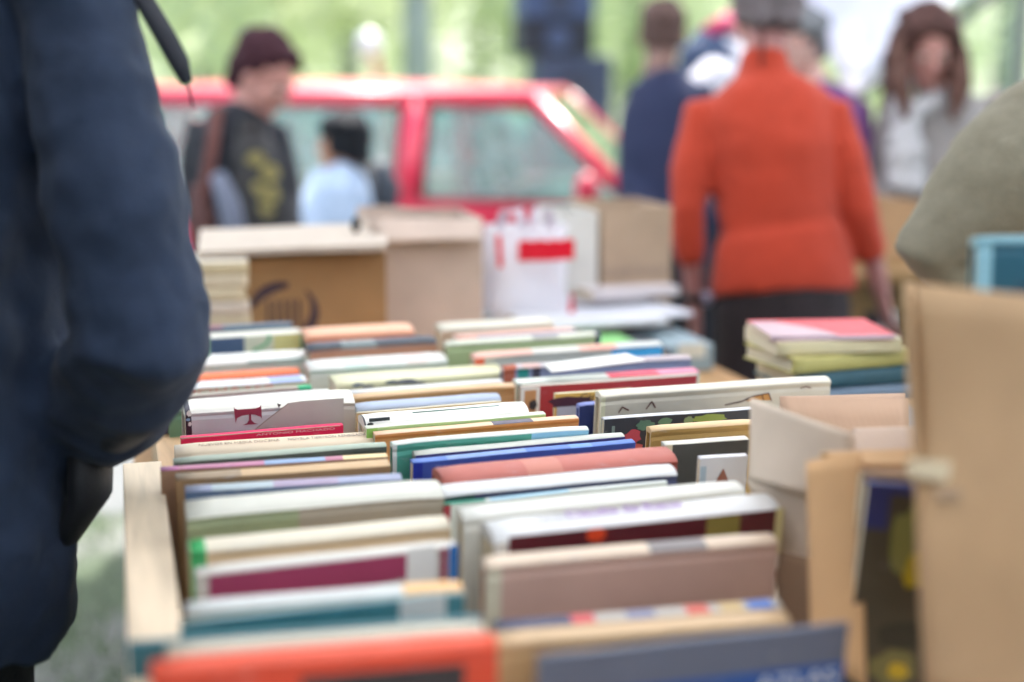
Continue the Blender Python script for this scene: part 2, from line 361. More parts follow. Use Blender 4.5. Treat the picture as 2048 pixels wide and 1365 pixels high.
# ================================================================== BOOKS
FLOOR = TZ + .011
def book_mesh(L, H, t, spine, front, bands, fbands, hard, name='book', ends=None):
    """cover profile in (y,z), extruded along x. returns (cover bm, mats)"""
    mats = []; 
    def mi(c):
        m = mat(c, 'cover', .5)
        if m not in mats: mats.append(m)
        return mats.index(m)
    sd = random.uniform(0, 99); cuts = sorted({0., 1.} | {k / 9 for k in range(10)} | {x for b in bands for x in b[:2]} | {x for b in fbands for x in b[:2]})
    bt = .0028 if hard else .0008; bt = min(bt, t * .3); rise = min(t * .2, .009) if hard else .001; sh = .004 if hard else .0008
    out = [(-t / 2, 0, 'f')]
    if hard and t > .012: out += [(-t / 2, H - .016, 'f'), (-t / 2 + .0014, H - .0115, 'f'), (-t / 2, H - .007, 'f')]
    n = 7 if hard else 3
    for k in range(n + 1):
        a = math.pi * k / n; y = -t / 2 * math.cos(a); z = H - rise + (rise * math.sin(a) if hard else (0 if k in (0, n) else .0006)) - (0 if hard else 0)
        out.append((y, z, 's'))
    if hard and t > .012: out += [(t / 2, H - .007, 'b'), (t / 2 - .0014, H - .0115, 'b'), (t / 2, H - .016, 'b')]
    out.append((t / 2, 0, 'b'))
    inn = [(t / 2 - bt, 0), (t / 2 - bt, H - rise - bt - .001), (-t / 2 + bt, H - rise - bt - .001), (-t / 2 + bt, 0)]
    bm = bmesh.new(); ring = [(y, z) for y, z, _ in out] + inn; kinds = [k for *_, k in out]
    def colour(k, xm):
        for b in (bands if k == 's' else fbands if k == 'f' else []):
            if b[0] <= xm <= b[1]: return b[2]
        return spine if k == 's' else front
    def wear(x, y, z):
        top = max(0, (z - H + .05) / .05); n1 = noise.noise(Vector((x * 9, sd, 0))); n2 = noise.noise(Vector((x * 30, sd, y * 60)))
        end = abs(x) > L * .47
        return (x + (.0006 * n2 if end else 0), y + .0009 * n1 * top, z + (.0007 * n1 + .0003 * n2 - (.0012 if end and hard else 0)) * (z > H - .02))
    rows = [[bm.verts.new(wear((c - .5) * L, y, z)) for y, z in ring] for c in cuts]
    m = len(ring); no = len(out)
    for (ra, ca), (rb, cb) in zip(zip(rows, cuts), zip(rows[1:], cuts[1:])):
        for i in range(m):
            j = (i + 1) % m
            k = (kinds[i] if kinds[i] == kinds[j] else (kinds[j] if kinds[i] != 's' else kinds[i])) if j < no and i < no else 'i'
            if i < no and j < no and 's' in (kinds[i], kinds[j]) and kinds[i] != kinds[j]:
                k = kinds[i] if kinds[i] != 's' else kinds[j]
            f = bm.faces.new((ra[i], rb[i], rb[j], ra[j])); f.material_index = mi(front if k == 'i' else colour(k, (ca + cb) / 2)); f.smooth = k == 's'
    for r, rev in ((rows[0], False), (rows[-1], True)):      # end walls: outer ring minus the page opening
        def F(idx):
            vs = [r[i] for i in (reversed(idx) if rev else idx)]; f = bm.faces.new(vs); f.material_index = mi(spine)
        a, b, c, d = no, no + 1, no + 2, no + 3
        F([0] + list(range(1, no - 1))[:0] + [d]) if False else None
        h = no // 2
        F([*range(0, h), c, d]); F([*range(h - 1, h + 1), b, c]); F([*range(h, no), a, b])
    bmesh.ops.recalc_face_normals(bm, faces=bm.faces)
    return bm, mats
class Col:
    def __init__(s, th, u0): s.th = R(th); s.u = u0
def solve(q, col, xl, yb, yf, xr, ybr=None, zt=.955, gap=.055, tmax=.052, tmin=.006):
    sn, cs = math.sin(col.th), math.cos(col.th)
    U = lambda p: -cs * p.y - sn * p.z
    def hit(x, y, u):
        r = ray(x, y); k = -cs * r.y - sn * r.z; return CAM + r * ((u - U(CAM)) / k)
    if col.u < -50: B = ptz(xl, yb, zt)
    else: tight = hit(xl, yb, col.u + .0012); far = hit(xl, yb, col.u + gap); B = tight
    if col.u > -50 and tight.z < zt:
        if far.z <= zt: B = far
        else: B = ptz(xl, yb, zt)
    v = -sn * B.y + cs * B.z; r = ray(xl, yf); k = -sn * r.y + cs * r.z; s = (v - (-sn * CAM.y + cs * CAM.z)) / k
    Fp = CAM + r * s; t = max(tmin, min(tmax, U(Fp) - U(B)))
    col.u = U(B) + t
    al = 0
    if ybr is not None:
        E = ptz(xr, ybr, B.z); al = math.atan2(E.y - B.y, E.x - B.x); al = max(-R(4), min(R(4), al))
    e = Vector((math.cos(al), math.sin(al), 0)); q0 = B - CAM; k = (xr - 1024) / FPX
    L = (k * q0.dot(FW) - q0.dot(RT)) / (e.dot(RT) - k * e.dot(FW))
    return B, t, L, al
NB = []
def book(col, label, xl, yb, yf, xr, spine, front=None, ybr=None, bands=(), fbands=(), hard=True, prints=(), pages='#e9dfc8', zt=.955, gap=.055, tmax=.052, kind='book', w=None):
    B, t, L, al = solve(None, col, xl, yb, yf, xr, ybr, zt, gap, tmax)
    sn, cs = math.sin(col.th), math.cos(col.th)
    ex = Vector((math.cos(al), math.sin(al), 0)); hv = Vector((math.sin(al), -math.cos(al), 0))
    nu = hv * cs + Vector((0, 0, -sn)); vv = hv * sn + Vector((0, 0, cs))
    H = (B.z - FLOOR - t * sn) / cs
    c = B + ex * (L / 2) + nu * (t / 2) - vv * H
    M = Matrix((( ex.x, -nu.x, vv.x, c.x), (ex.y, -nu.y, vv.y, c.y), (ex.z, -nu.z, vv.z, c.z), (0, 0, 0, 1)))
    H += .6 * (min(t * .2, .009) if hard else .0006)
    o = make_book(label, M, L, H, t, spine, front or spine, bands, fbands, hard, prints, pages, kind)
    NB.append((label, round(t * 1000), round(L, 3), round(B.z, 3), round(B.y, 3)))
    return o
def make_book(label, M, L, H, t, spine, front, bands=(), fbands=(), hard=True, prints=(), pages='#e9dfc8', kind='book', group='second-hand books on the market table'):
    o = bpy.data.objects.new(kind, None); o.empty_display_size = .05; link(o); o.matrix_basis = M; tag(o, label, kind, group)
    bm, mats = book_mesh(L, H, t, spine, front, list(bands), list(fbands), hard)
    obj('cover', bm, mats, o, False)
    bm = bmesh.new(); bt = min(.0028 if hard else .0008, t * .3) + .0002; ov = .0035 if hard else .0004; ri = (min(t * .2, .009) if hard else .001) + bt + .0015
    box(bm, -L / 2 + ov, L / 2 - ov, -t / 2 + bt, t / 2 - bt, ov, H - ri - .001); obj('pages', bm, mat(pages, 'pages', .8), o)
    if prints:
        bm = bmesh.new(); mats = []
        def mi(c):
            m = mat(c, 'cover', .45)
            if m not in mats: mats.append(m)
            return mats.index(m)
        lay = 0
        for p in prints:
            lay += 1; e = .0005 + lay * .00012; k = p[0]
            # front face frame: X right, Z up (v), outward -y ; top face frame: X right, Y back, outward z
            if k == 'rect':
                _, x0, x1, d0, d1, c = p
                box(bm, (x0 - .5) * L, (x1 - .5) * L, -t / 2 - e, -t / 2 - e + .0001, H - d1, H - d0, mi(c))
            elif k == 'poly':
                _, pts, c = p; vs = [bm.verts.new(((x - .5) * L, -t / 2 - e, H - d)) for x, d in pts]
                f = bm.faces.new(vs); f.material_index = mi(c)
            elif k == 'blob':
                _, x, d, rx, rz, c = p; rr = random.Random(int(x * 999 + d * 7777)); vs = []
                for q in range(18):
                    a = -q * math.tau / 18; s = 1 + rr.uniform(-.18, .18)
                    vs.append(bm.verts.new(((x - .5) * L + rx * math.cos(a) * s, -t / 2 - e, H - d + rz * math.sin(a) * s)))
                bm.faces.new(vs).material_index = mi(c)
            elif k == 'line':
                _, pts, wd, c = p
                P = [Vector(((x - .5) * L, -t / 2 - e, H - d)) for x, d in pts]
                for a, b in zip(P, P[1:]):
                    q = (b - a).normalized().cross(Vector((0, 1, 0))) * wd / 2
                    f = bm.faces.new([bm.verts.new(a - q), bm.verts.new(b - q), bm.verts.new(b + q), bm.verts.new(a + q)]); f.material_index = mi(c)
            elif k in ('text', 'stext'):
                _, s, x, d, size, c = p[:6]; tb = text_bm(s, size, p[6] if len(p) > 6 else None)
                if k == 'text': MM = Matrix.Translation(((x - .5) * L, -t / 2 - e, H - d)) @ Matrix.Rotation(R(90), 4, 'X')
                else:
                    ri_ = min(t * .2, .009) if hard else .001; a_ = R(d); yy = -t / 2 * math.cos(a_)
                    MM = Matrix.Translation(((x - .5) * L, yy, H - ri_ + ri_ * math.sin(a_) + .0009)) @ Matrix.Rotation(math.atan2(ri_ * math.cos(a_), t / 2 * max(.1, math.sin(a_))), 4, 'X')
                join(bm, tb, MM, mi(c))
            elif k == 'srect':          # flat label lying on the spine
                _, x0, x1, y0, y1, c = p; box(bm, (x0 - .5) * L, (x1 - .5) * L, y0 * t, y1 * t, H - .0035, H + .0004, mi(c))
        obj('cover_print', bm, mats, o)
    return o
# ---- first row (beside the edge board), far to near
W, CR = '#f2f1ec', '#e9e0c8'
A = Col(6, -99)
book(A, 'thin book with maroon and dark blue edge at the far end of its row', 328, 656, 663, 582, '#5d6f80', '#48606f', 643, bands=[(0, .45, '#8f5b6e')], hard=False)
book(A, 'book with green, navy and yellow picture cover below a white spine', 332, 672, 682, 598, '#e8e8e0', '#8fc0a2', 652, zt=.97, hard=False,
     prints=[('rect', .3, .56, .001, .05, '#46597a'), ('rect', .56, .78, .001, .05, '#dcdccb'), ('rect', .78, .985, .001, .05, '#d9cf8c'), ('line', [(.75, .0), (.74, .012), (.7, .02), (.62, .026)], .005, '#4fae74')])
book(A, 'white book with pale mint lower band', 335, 716, 738, 604, '#e9eaea', '#c8dcd4', 690, prints=[('rect', .55, .98, .004, .010, '#9fc0b6')])
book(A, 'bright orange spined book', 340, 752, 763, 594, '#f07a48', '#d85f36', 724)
book(A, 'whitish book with red letters and blue end beside the green tab', 342, 767, 781, 606, '#e6e9f0', '#d9d5c0', 739, hard=False, bands=[(.72, .97, '#9fb0d8')],
     prints=[('text', 'BOHATER', .42, .006, .011, '#d9695c', .13)])
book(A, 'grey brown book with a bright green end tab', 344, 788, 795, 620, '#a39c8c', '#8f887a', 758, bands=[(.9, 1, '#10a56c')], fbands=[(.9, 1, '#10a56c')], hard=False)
book(A, 'white paperback with a pink title strip', 345, 800, 808, 656, '#f0f1f3', '#f08cc4', 768, hard=False, prints=[('text', 'LA CASA DE VERANO', .6, .004, .005, '#5b5a86', .14)])
E_poly = [(x, (d - .0095) * .78) for x, d in [(.278, .0105), (.283, .0145), (.3, .0165), (.405, .0165), (.43, .0145), (.437, .0105), (.441, .0365), (.434, .032), (.40, .0275), (.378, .0265), (.378, .036), (.395, .0415), (.418, .044), (.33, .044), (.352, .0415), (.366, .036), (.366, .0265), (.325, .0275), (.296, .031), (.287, .0395)]]
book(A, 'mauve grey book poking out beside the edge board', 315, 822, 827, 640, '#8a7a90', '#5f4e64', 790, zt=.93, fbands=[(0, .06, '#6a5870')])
book(A, 'moss green cloth book whose end shows beyond the big red letter', 334, 812, 822, 690, '#a9c3a2', '#6f9474', 782, zt=.93, pages='#e8ece0')
book(A, 'white hardback with torn jacket and big dark red letter E', 362, 801, 831, 694, W, '#c9cbd2', 778, zt=.975, gap=.055,
     bands=[(0, .03, '#4a4652')], fbands=[(0, .035, '#362430'), (.93, 1, '#b9b1a6')],
     prints=[('poly', [(.40, .034), (.47, .022), (.60, .0015), (.68, .0), (.93, .0), (.93, .046), (.40, .046)], '#b5ada6'), ('poly', E_poly, '#8e2f46'),
             ('poly', [(.53, .0005), (.555, .003), (.54, .007)], '#4a3c44'), ('line', [(.40, .034), (.47, .022), (.60, .0015)], .0011, '#8d8070'),
             ('blob', .022, .006, .003, .004, '#e8e8e8'), ('blob', .015, .014, .003, .002, '#7fa0b8'), ('blob', .024, .020, .002, .003, '#e0e0e0')])
book(A, 'thin crimson pink paperback in front of the white jacketed hardback', 360, 871, 877, 683, '#ea2a5f', '#e0114f', 845, hard=False, zt=.94,
     prints=[('rect', .0, .98, .0, .0012, '#d9c3b4'), ('text', 'ANTONIO MACHADO', .7, .004, .004, '#f4c3cf', .1)])
book(A, 'cream book with a faint line of brown capitals on its spine', 348, 889, 913, 762, '#ddc9ac', '#cdbb9b', 862,
     prints=[('stext', 'NUEVOS EN MEDIA DOCENA', .30, 80, .0085, '#9c7c68', .095), ('stext', 'NOVELA TIERTSON RENEGADA', .72, 80, .0085, '#8d7a70', .095)])
book(A, 'grey green book with a dark shaded front', 346, 916, 925, 768, '#a9b5a3', '#5d665c', 883)  # front colour painted dark for the shaded gap before it
book(A, 'worn magazine with pink, blue and yellow edge', 320, 933, 942, 772, '#b8788c', '#a9856a', 905, hard=False, bands=[(0, .08, '#c976a6'), (.1, .45, '#c07c98'), (.45, .72, '#8fa6c4'), (.8, 1, '#e8cf9a')], kind='magazine')
book(A, 'dog-eared tan paperback with curled brown pages', 350, 946, 961, 775, '#c9a77c', '#a9845c', 918, hard=False, pages='#b99668', bands=[(0, .3, '#a38a6c')])
book(A, 'faded lavender and blue booklet', 370, 971, 985, 800, '#9aa0b8', '#5f7695', 945, hard=False, bands=[(.12, .4, '#aebcc0'), (.4, .7, '#a596ac')])
book(A, 'thick off-white hardback with taupe and olive front', 368, 1000, 1036, 868, '#dcddd6', '#a89c88', 958, fbands=[(0, .42, '#99a37c')], zt=.965)
book(A, 'cream hardback with warm beige front and green corner tab', 373, 1080, 1106, 886, '#e4dccb', '#dcbf96', 1029, bands=[(0, .06, '#41a862')], fbands=[(0, .06, '#41a862')])
book(A, 'white hardback with a plum coloured title panel and white sticker', 388, 1134, 1150, 906, '#e4e2df', '#d5d0cc', 1078, zt=.97,
     prints=[('rect', .045, .8, .004, .045, '#a03a5e'), ('poly', [(.5, .045), (.62, .033), (.8, .028), (.8, .046)], '#b9b4b8'), ('rect', .795, .915, -.001, .06, '#f0f1f4'), ('rect', .93, .955, .002, .04, '#94304f'), ('rect', .965, 1, .0, .06, '#1b6db5'), ('text', 'ESPIONAJE', .27, .036, .008, '#b98a5c', .05)])
book(A, 'white book with an orange end strip', 372, 1200, 1222, 918, '#dde1e4', '#c9bfa8', 1160, bands=[(.78, 1, '#eebf86')], fbands=[(.78, .95, '#e9b57c'), (.95, 1, '#dc9a4c')], zt=.95)
book(A, 'teal hardback with a blank white sticker on the front', 360, 1240, 1246, 926, '#8aa3a4', '#427f88', 1180, zt=.95, prints=[('rect', .76, .93, .0, .06, '#e3e6e8')])
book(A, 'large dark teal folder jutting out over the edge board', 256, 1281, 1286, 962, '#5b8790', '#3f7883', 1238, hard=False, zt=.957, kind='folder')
book(A, 'wide cream album standing in front of the teal folder', 333, 1288, 1310, 962, '#d9d0bf', '#d2bda6', 1243, zt=.96)
book(A, 'big vermilion orange book with a black title patch', 302, 1318, 1348, 985, '#e5583c', '#d9482c', 1262, zt=.962, prints=[('rect', .42, .9, .016, .08, '#2c2c32')])
# ---- middle row
Bc = Col(6, -99)
book(Bc, 'salmon orange book at the far end of the middle row', 600, 658, 680, 813, '#edb493', '#d98e6a', 638)
book(Bc, 'black book with silver lettering and a tan front', 610, 687, 701, 862, '#434a58', '#b98468', 661, bands=[(.25, .52, '#7e8a8c')], prints=[('stext', 'EL MITO', .38, 80, .012, '#d3d8d8', .05), ('rect', .02, .96, .001, .003, '#5e5a34')])
book(Bc, 'white book with very faint pastel print', 606, 722, 745, 878, '#e4e6e6', '#d8dedc', 696, bands=[(.25, .42, '#cfe0dc'), (.7, .85, '#e4d6d4')], prints=[('rect', .0, 1, .007, .0095, '#6f9c86')])
book(Bc, 'pale yellow book with grey map-like blots over an olive line', 658, 750, 771, 992, '#e6e4c0', '#d9d6ae', 722, hard=False,
     prints=[('rect', .0, 1, .008, .013, '#8a8238'), ('blob', .12, .003, .008, .003, '#6a7480'), ('blob', .18, .006, .009, .002, '#70747c'), ('blob', .32, .002, .012, .003, '#59646f'), ('blob', .4, .003, .018, .004, '#686a74'), ('blob', .47, .006, .012, .002, '#74747c')])
book(Bc, 'thin white book leaning behind the tan ledger', 688, 780, 787, 1000, '#e7e9ee', '#dfe2ea', 746, hard=False)
book(Bc, 'tan cloth ledger with two ribbed stripes', 698, 788, 796, 1022, '#dcb78c', '#cb9e6a', 756, zt=.965, prints=[('rect', 0, 1, .006, .0085, '#b98a50'), ('rect', 0, 1, .013, .015, '#b98a50')])
book(Bc, 'grey blue cloth book shorter than its neighbours', 704, 807, 821, 990, '#a9b4c6', '#8390a6', 776, zt=.945)
book(Bc, 'slim cream booklet with a brown edge', 712, 823, 826, 1000, '#dcd3bc', '#c3a26c', 795, hard=False, tmax=.02)
book(Bc, 'plump white hardback ruled with one thin dark green line', 716, 829, 849, 1040, '#efefec', '#e2e3e0', 793, zt=.965, bands=[(0, .01, '#3a3438')], prints=[('srect', .3, .83, -.12, -.07, '#3c6a5c'), ('srect', .03, .15, -.42, -.36, '#33383c'), ('blob', .03, .006, .004, .003, '#2f3034')])
book(Bc, 'white book with a light lime green front strip', 728, 851, 858, 1085, '#e9eddf', '#b8d590', 815, hard=False, fbands=[(0, .06, '#9cc860')])
book(Bc, 'peach paperback with orange stripes and a dark title patch', 745, 862, 870, 1150, '#f0c6a4', '#e99b5e', 829, hard=False, bands=[(.57, .77, '#6b6470')], prints=[('rect', 0, 1, .0035, .0065, '#d07a3c')])
book(Bc, 'white-topped book with sea green and sky blue front', 780, 881, 889, 1170, '#dfe9e6', '#51a08c', 850, zt=.962, fbands=[(.7, 1, '#8cc3dd'), (0, .02, '#dde5e4')], prints=[('text', 'Cuentos', .47, .014, .012, '#2c5a58', .04)])
book(Bc, 'pale grey hardback with a dark violet line', 824, 901, 911, 1240, '#d3d7d2', '#c8ccd0', 862, zt=.95, prints=[('rect', 0, 1, .0025, .0065, '#4b4378')])
book(Bc, 'royal blue book with patchy light print', 820, 917, 926, 1262, '#5a7cc2', '#3c57a8', 873, hard=False, zt=.948, bands=[(.15, .5, '#7f9acc'), (.7, .8, '#6f98d8')], fbands=[(0, .04, '#2037a0')])
book(Bc, 'rounded brick red hardback with paler spine', 864, 935, 967, 1322, '#b8675a', '#8e3e34', 880, zt=.96, tmax=.06, bands=[(.35, .5, '#c27a68')])  # spine set paler than the front
book(Bc, 'white spined book over a midnight blue front', 866, 969, 991, 1334, '#e6e9f0', '#3f4668', 927, zt=.955, fbands=[(0, .14, '#23514c')])
book(Bc, 'white hardback with pale sky blue tint and red board end', 884, 1005, 1010, 1330, '#e4edf0', '#e4ecea', 956, hard=False, zt=.948, bands=[(0, .18, '#158a6c'), (.2, .55, '#a9d2e4')], fbands=[(0, .03, '#a4303a')])
book(Bc, 'broad white hardback with a lilac handwritten title', 912, 1014, 1038, 1465, '#ecedea', '#e6e7e4', 960, zt=.962)
book(Bc, 'white album with purple title letters and a maroon front band', 960, 1041, 1085, 1522, '#e6e8ee', '#e9e6de', 986, zt=.962, tmax=.05,
     prints=[('rect', .045, .97, .0025, .034, '#5a1822'), ('rect', .72, .84, .004, .034, '#8c7f3c'), ('blob', .335, .010, .010, .007, '#e2491c'), ('rect', .97, 1, .001, .05, '#d8ce96'), ('stext', 'Claudia de Rieux', .47, 100, .024, '#8a3fae', .12), ('stext', 'novela', .22, 90, .014, '#a9a9b6', .035)])
book(Bc, 'cream book whose tall taupe front faces the lens', 962, 1112, 1135, 1536, '#e8d4c2', '#c6a394', 1064, zt=.953, gap=.055, fbands=[(0, .05, '#dcd8c4')], bands=[(.55, .75, '#8d8684')])
book(Bc, 'mixed colour paperback with red, navy and blue blotches along its edge', 985, 1241, 1261, 1553, '#c3bfbc', '#b9a99c', 1196, hard=False, zt=.93,
     bands=[(0, .26, '#474c68'), (.26, .34, '#cf5a5c'), (.45, .55, '#8a8da4'), (.66, .74, '#d4685a'), (.78, .86, '#d0b480'), (.88, .97, '#5b7fc4')])
book(Bc, 'sand coloured hardback behind the slate grey folder', 985, 1263, 1290, 1562, '#d8b78e', '#cfa978', 1226, zt=.945)
book(Bc, 'slate grey folder with a blue band and white letters', 1072, 1309, 1315, 1690, '#6b7080', '#5a6072', 1240, hard=False, zt=.95, gap=.05, kind='folder',
     prints=[('rect', .03, 1, .034, .12, '#064a92'), ('text', 'ATLAS', .84, .046, .017, '#dfe4ec', .07)])
# ---- third row
Cc = Col(6, -99)
book(Cc, 'cream and white book at the far end of the third row', 868, 648, 662, 1092, '#ddd9cc', '#d8b590', 627)
book(Cc, 'peach book with a red patch and blue strip', 905, 668, 676, 1142, '#dfb4a4', '#6f86c0', 646, hard=False, fbands=[(0, .17, '#e2714a')])
book(Cc, 'sage green book with whitish spine and dark end cap', 887, 682, 690, 1192, '#dfe2d6', '#a3b386', 659, zt=.965, bands=[(.55, .72, '#a9a4a0'), (.97, 1, '#3a3f5c')], fbands=[(.965, 1, '#2e3450')])
book(Cc, 'grey fronted book with coral spine and sky blue corner', 940, 706, 716, 1312, '#e4b4a2', '#b6b8ac', 678, bands=[(.3, .55, '#dddcd6'), (.6, .75, '#e0a490'), (.75, 1, '#d5dadc')], fbands=[(0, .05, '#e0603c'), (.72, 1, '#3aa4d8')])
book(Cc, 'mauve book with rust, teal and black end blocks', 1000, 731, 739, 1373, '#cfc3cc', '#7a80a0', 708, bands=[(0, .07, '#b05a3c'), (.1, .19, '#dcb8b4')], fbands=[(0, .06, '#a0503a'), (.075, .13, '#12807c'), (.15, .19, '#3a3244')])
book(Cc, 'white and pink-red paperback behind the red album', 1025, 757, 768, 1386, '#e2ebe6', '#cfe0d6', 734, hard=False, bands=[(.5, .78, '#ea4a5e'), (.78, 1, '#eb8aa2')], fbands=[(0, .02, '#2a5142')])
book(Cc, 'deep red album with a tan photo panel at one end', 1038, 771, 775, 1389, '#cfc6bc', '#a2323c', 746, zt=.968, hard=False, fbands=[], prints=[('rect', 0, .105, .001, .07, '#e4e6ea'), ('rect', .02, .085, .006, .07, '#b98a60'), ('blob', .07, .028, .006, .008, '#2c2a34')], gap=.055)
book(Cc, 'picture book with a yellow and purple cover above a printed grid', 1107, 785, 788, 1262, '#e8ddbc', '#dfb45c', 775, hard=False, zt=.965, prints=[('blob', .22, .014, .032, .008, '#4c2c3a'), ('rect', .03, .97, .02, .06, '#b9bccc'), ('text', 'Circo', .5, .008, .013, '#3c2c30', .04)])
book(Cc, 'navy blue book standing behind the orange striped paperback', 1153, 806, 812, 1280, '#7f8ac2', '#27356c', 797, zt=.962, gap=.055)
book(Cc, 'large ivory picture book with drawn cat ears and an orange wing', 1191, 782, 793, 1647, '#eeeade', '#cdc8be', 751, zt=.985, gap=.02, fbands=[(0, .02, '#e0dfc6')],
     prints=[('line', [(.075, 0.0275), (.09, 0.0198), (.118, 0.0253)], .0018, '#5a2c2c'), ('line', [(.19, 0.0253), (.213, 0.0149), (.23, 0.0242)], .0018, '#5a3030'),
             ('poly', [(.62, 0.0242), (.66, 0.0176), (.72, 0.0149), (.735, 0.0253)], '#b98446'), ('line', [(.53, 0.0275), (.6, 0.0242), (.65, 0.0182), (.72, 0.0149), (.735, 0.0264)], .0016, '#43161c'), ('line', [(.69, 0.0160), (.70, 0.0253)], .0015, '#43161c'),
             ('line', [(.86, 0.0110), (.885, 0.0091), (.91, 0.0116)], .0014, '#5a3030'), ('rect', .03, .97, .0045, .0052, '#b8b2a8')])  # last thin rect paints the shade in the hinge groove
book(Cc, 'dark charcoal book with green leaves and red flowers under a white spine', 1203, 833, 839, 1500, '#dfe2ee', '#3a3c44', 813, zt=.96, gap=.055, hard=False,
     prints=[('blob', .27, .012, .012, .007, '#5e7f6c'), ('blob', .4, .009, .01, .005, '#6f8f70'), ('blob', .7, .009, .026, .006, '#94a454'), ('blob', .56, .010, .006, .006, '#8a9c70'), ('blob', .19, .027, .012, .010, '#c04c58'), ('blob', .33, .02, .010, .007, '#b84a58'), ('blob', .2, .044, .014, .008, '#d86a64'), ('rect', .05, .07, .01, .04, '#8a9890')])
book(Cc, 'tan linen hardback beside the standing cardboard flap', 1293, 852, 862, 1505, '#dcbc8e', '#b49152', 837, zt=.955)
book(Cc, 'black and grey paperback with white page edge', 1322, 881, 890, 1490, '#dfded6', '#42423e', 871, zt=.955, fbands=[(0, .09, '#d3c8a8')], gap=.055, hard=False)
book(Cc, 'white booklet showing a small brown roof drawing', 1395, 912, 918, 1490, '#e8e8f4', '#d6dae6', 906, zt=.955, gap=.055, hard=False, prints=[('poly', [(.35, .03), (.5, .014), (.62, .03)], '#8d5a4a'), ('rect', .02, .14, .01, .05, '#9fb2c0')])

# ================================================================== LOOSE THINGS ON THE BOOKS
def sheet(name, label, cat, pts, th, m, wob=.004, bend=0, seed=0, group=None, n=8):
    bm = bmesh.new(); slab(bm, *pts, th, n=n, wob=wob, bend=bend, seed=seed)
    c = sum((Vector(p) for p in pts), Vector()) / 4
    bmesh.ops.translate(bm, vec=-c, verts=bm.verts); bmesh.ops.recalc_face_normals(bm, faces=bm.faces)
    o = obj(name, bm, m, None, True); o.location = c; return tag(o, label, cat, group)
a, b = ptz(1085, 727, .962), ptz(1262, 716, .966); c = ptz(1292, 726, .955); d = ptz(1104, 744, .955)
sheet('paper_sheet', 'loose white card lying across the mauve book', 'paper', [d, c + Vector((0, 0, .004)), b + Vector((0, .02, .004)), a], .0012, mat('#f6f7f8', 'paper'), .002)

# stack of five lying books beyond the ivory picture book
def flat_book(label, c, L, Wd, t, rz, spine, front, hard=True, prints=(), group='books lying in the small stack by the woman in orange'):
    # lying flat: front face up, spine towards the lens
    Rm = Matrix.Rotation(rz, 4, 'Z') @ Matrix.Rotation(R(90), 4, 'X') @ Matrix.Rotation(R(180), 4, 'Z') @ Matrix.Rotation(R(180), 4, 'Y')
    # local: x along length, y thickness (-y = front, up), z towards spine (lens)
    X = Vector((math.cos(rz), math.sin(rz), 0)); Z = Vector((math.sin(rz), -math.cos(rz), 0)); Y = Vector((0, 0, -1))
    o = Vector(c) - Z * (Wd / 2) + Vector((0, 0, t / 2))
    M = Matrix(((X.x, Y.x, Z.x, o.x), (X.y, Y.y, Z.y, o.y), (X.z, Y.z, Z.z, o.z), (0, 0, 0, 1)))
    return make_book(label, M, L, Wd, t, spine, front, hard=hard, prints=prints, group=group)
sc = pt(1655, 735, 2.32); z = .868
for lab, dx, L, t, rz, sp, fr, hd, pr in (
    ('grey blue hardback at the bottom of the small lying stack', .03, .25, .024, -3, '#76889a', '#8fa0b0', True, ()),
    ('dark teal hardback low in the small lying stack', .015, .22, .028, 2, '#2f5560', '#3c6a74', True, ()),
    ('olive yellow book in the middle of the small lying stack', .0, .225, .026, 7, '#b2a964', '#c3bb7e', True, ()),
    ('cream block of a book near the top of the small lying stack', -.012, .21, .022, -5, '#cfc39c', '#ddd2b8', False, ()),
    ('paperback with red and mauve cover on top of the small lying stack', -.018, .2, .008, -10, '#cdb2bc', '#e0525a', False, (('poly', [(0, .0), (.55, .0), (.45, .06), (.2, .13), (0, .13)], '#cbb4c2'),))):
    flat_book(lab, (sc.x + dx, sc.y, z), L, .15, t, R(rz), sp, fr, hd, pr); z += t + .0006
# grey catalogue pages below that stack
c = pt(1690, 765, 2.1)
for lab, dz, col in (('white catalogue lying below the small stack of books', 0, '#d8dde0'), ('grey catalogue with dark edge lying on the white one', .017, '#8b9299')):
    flat_book(lab, (c.x, c.y, .842 + dz), .3, .21, .0165, R(-1), col, col, False, group='catalogues under the small stack')
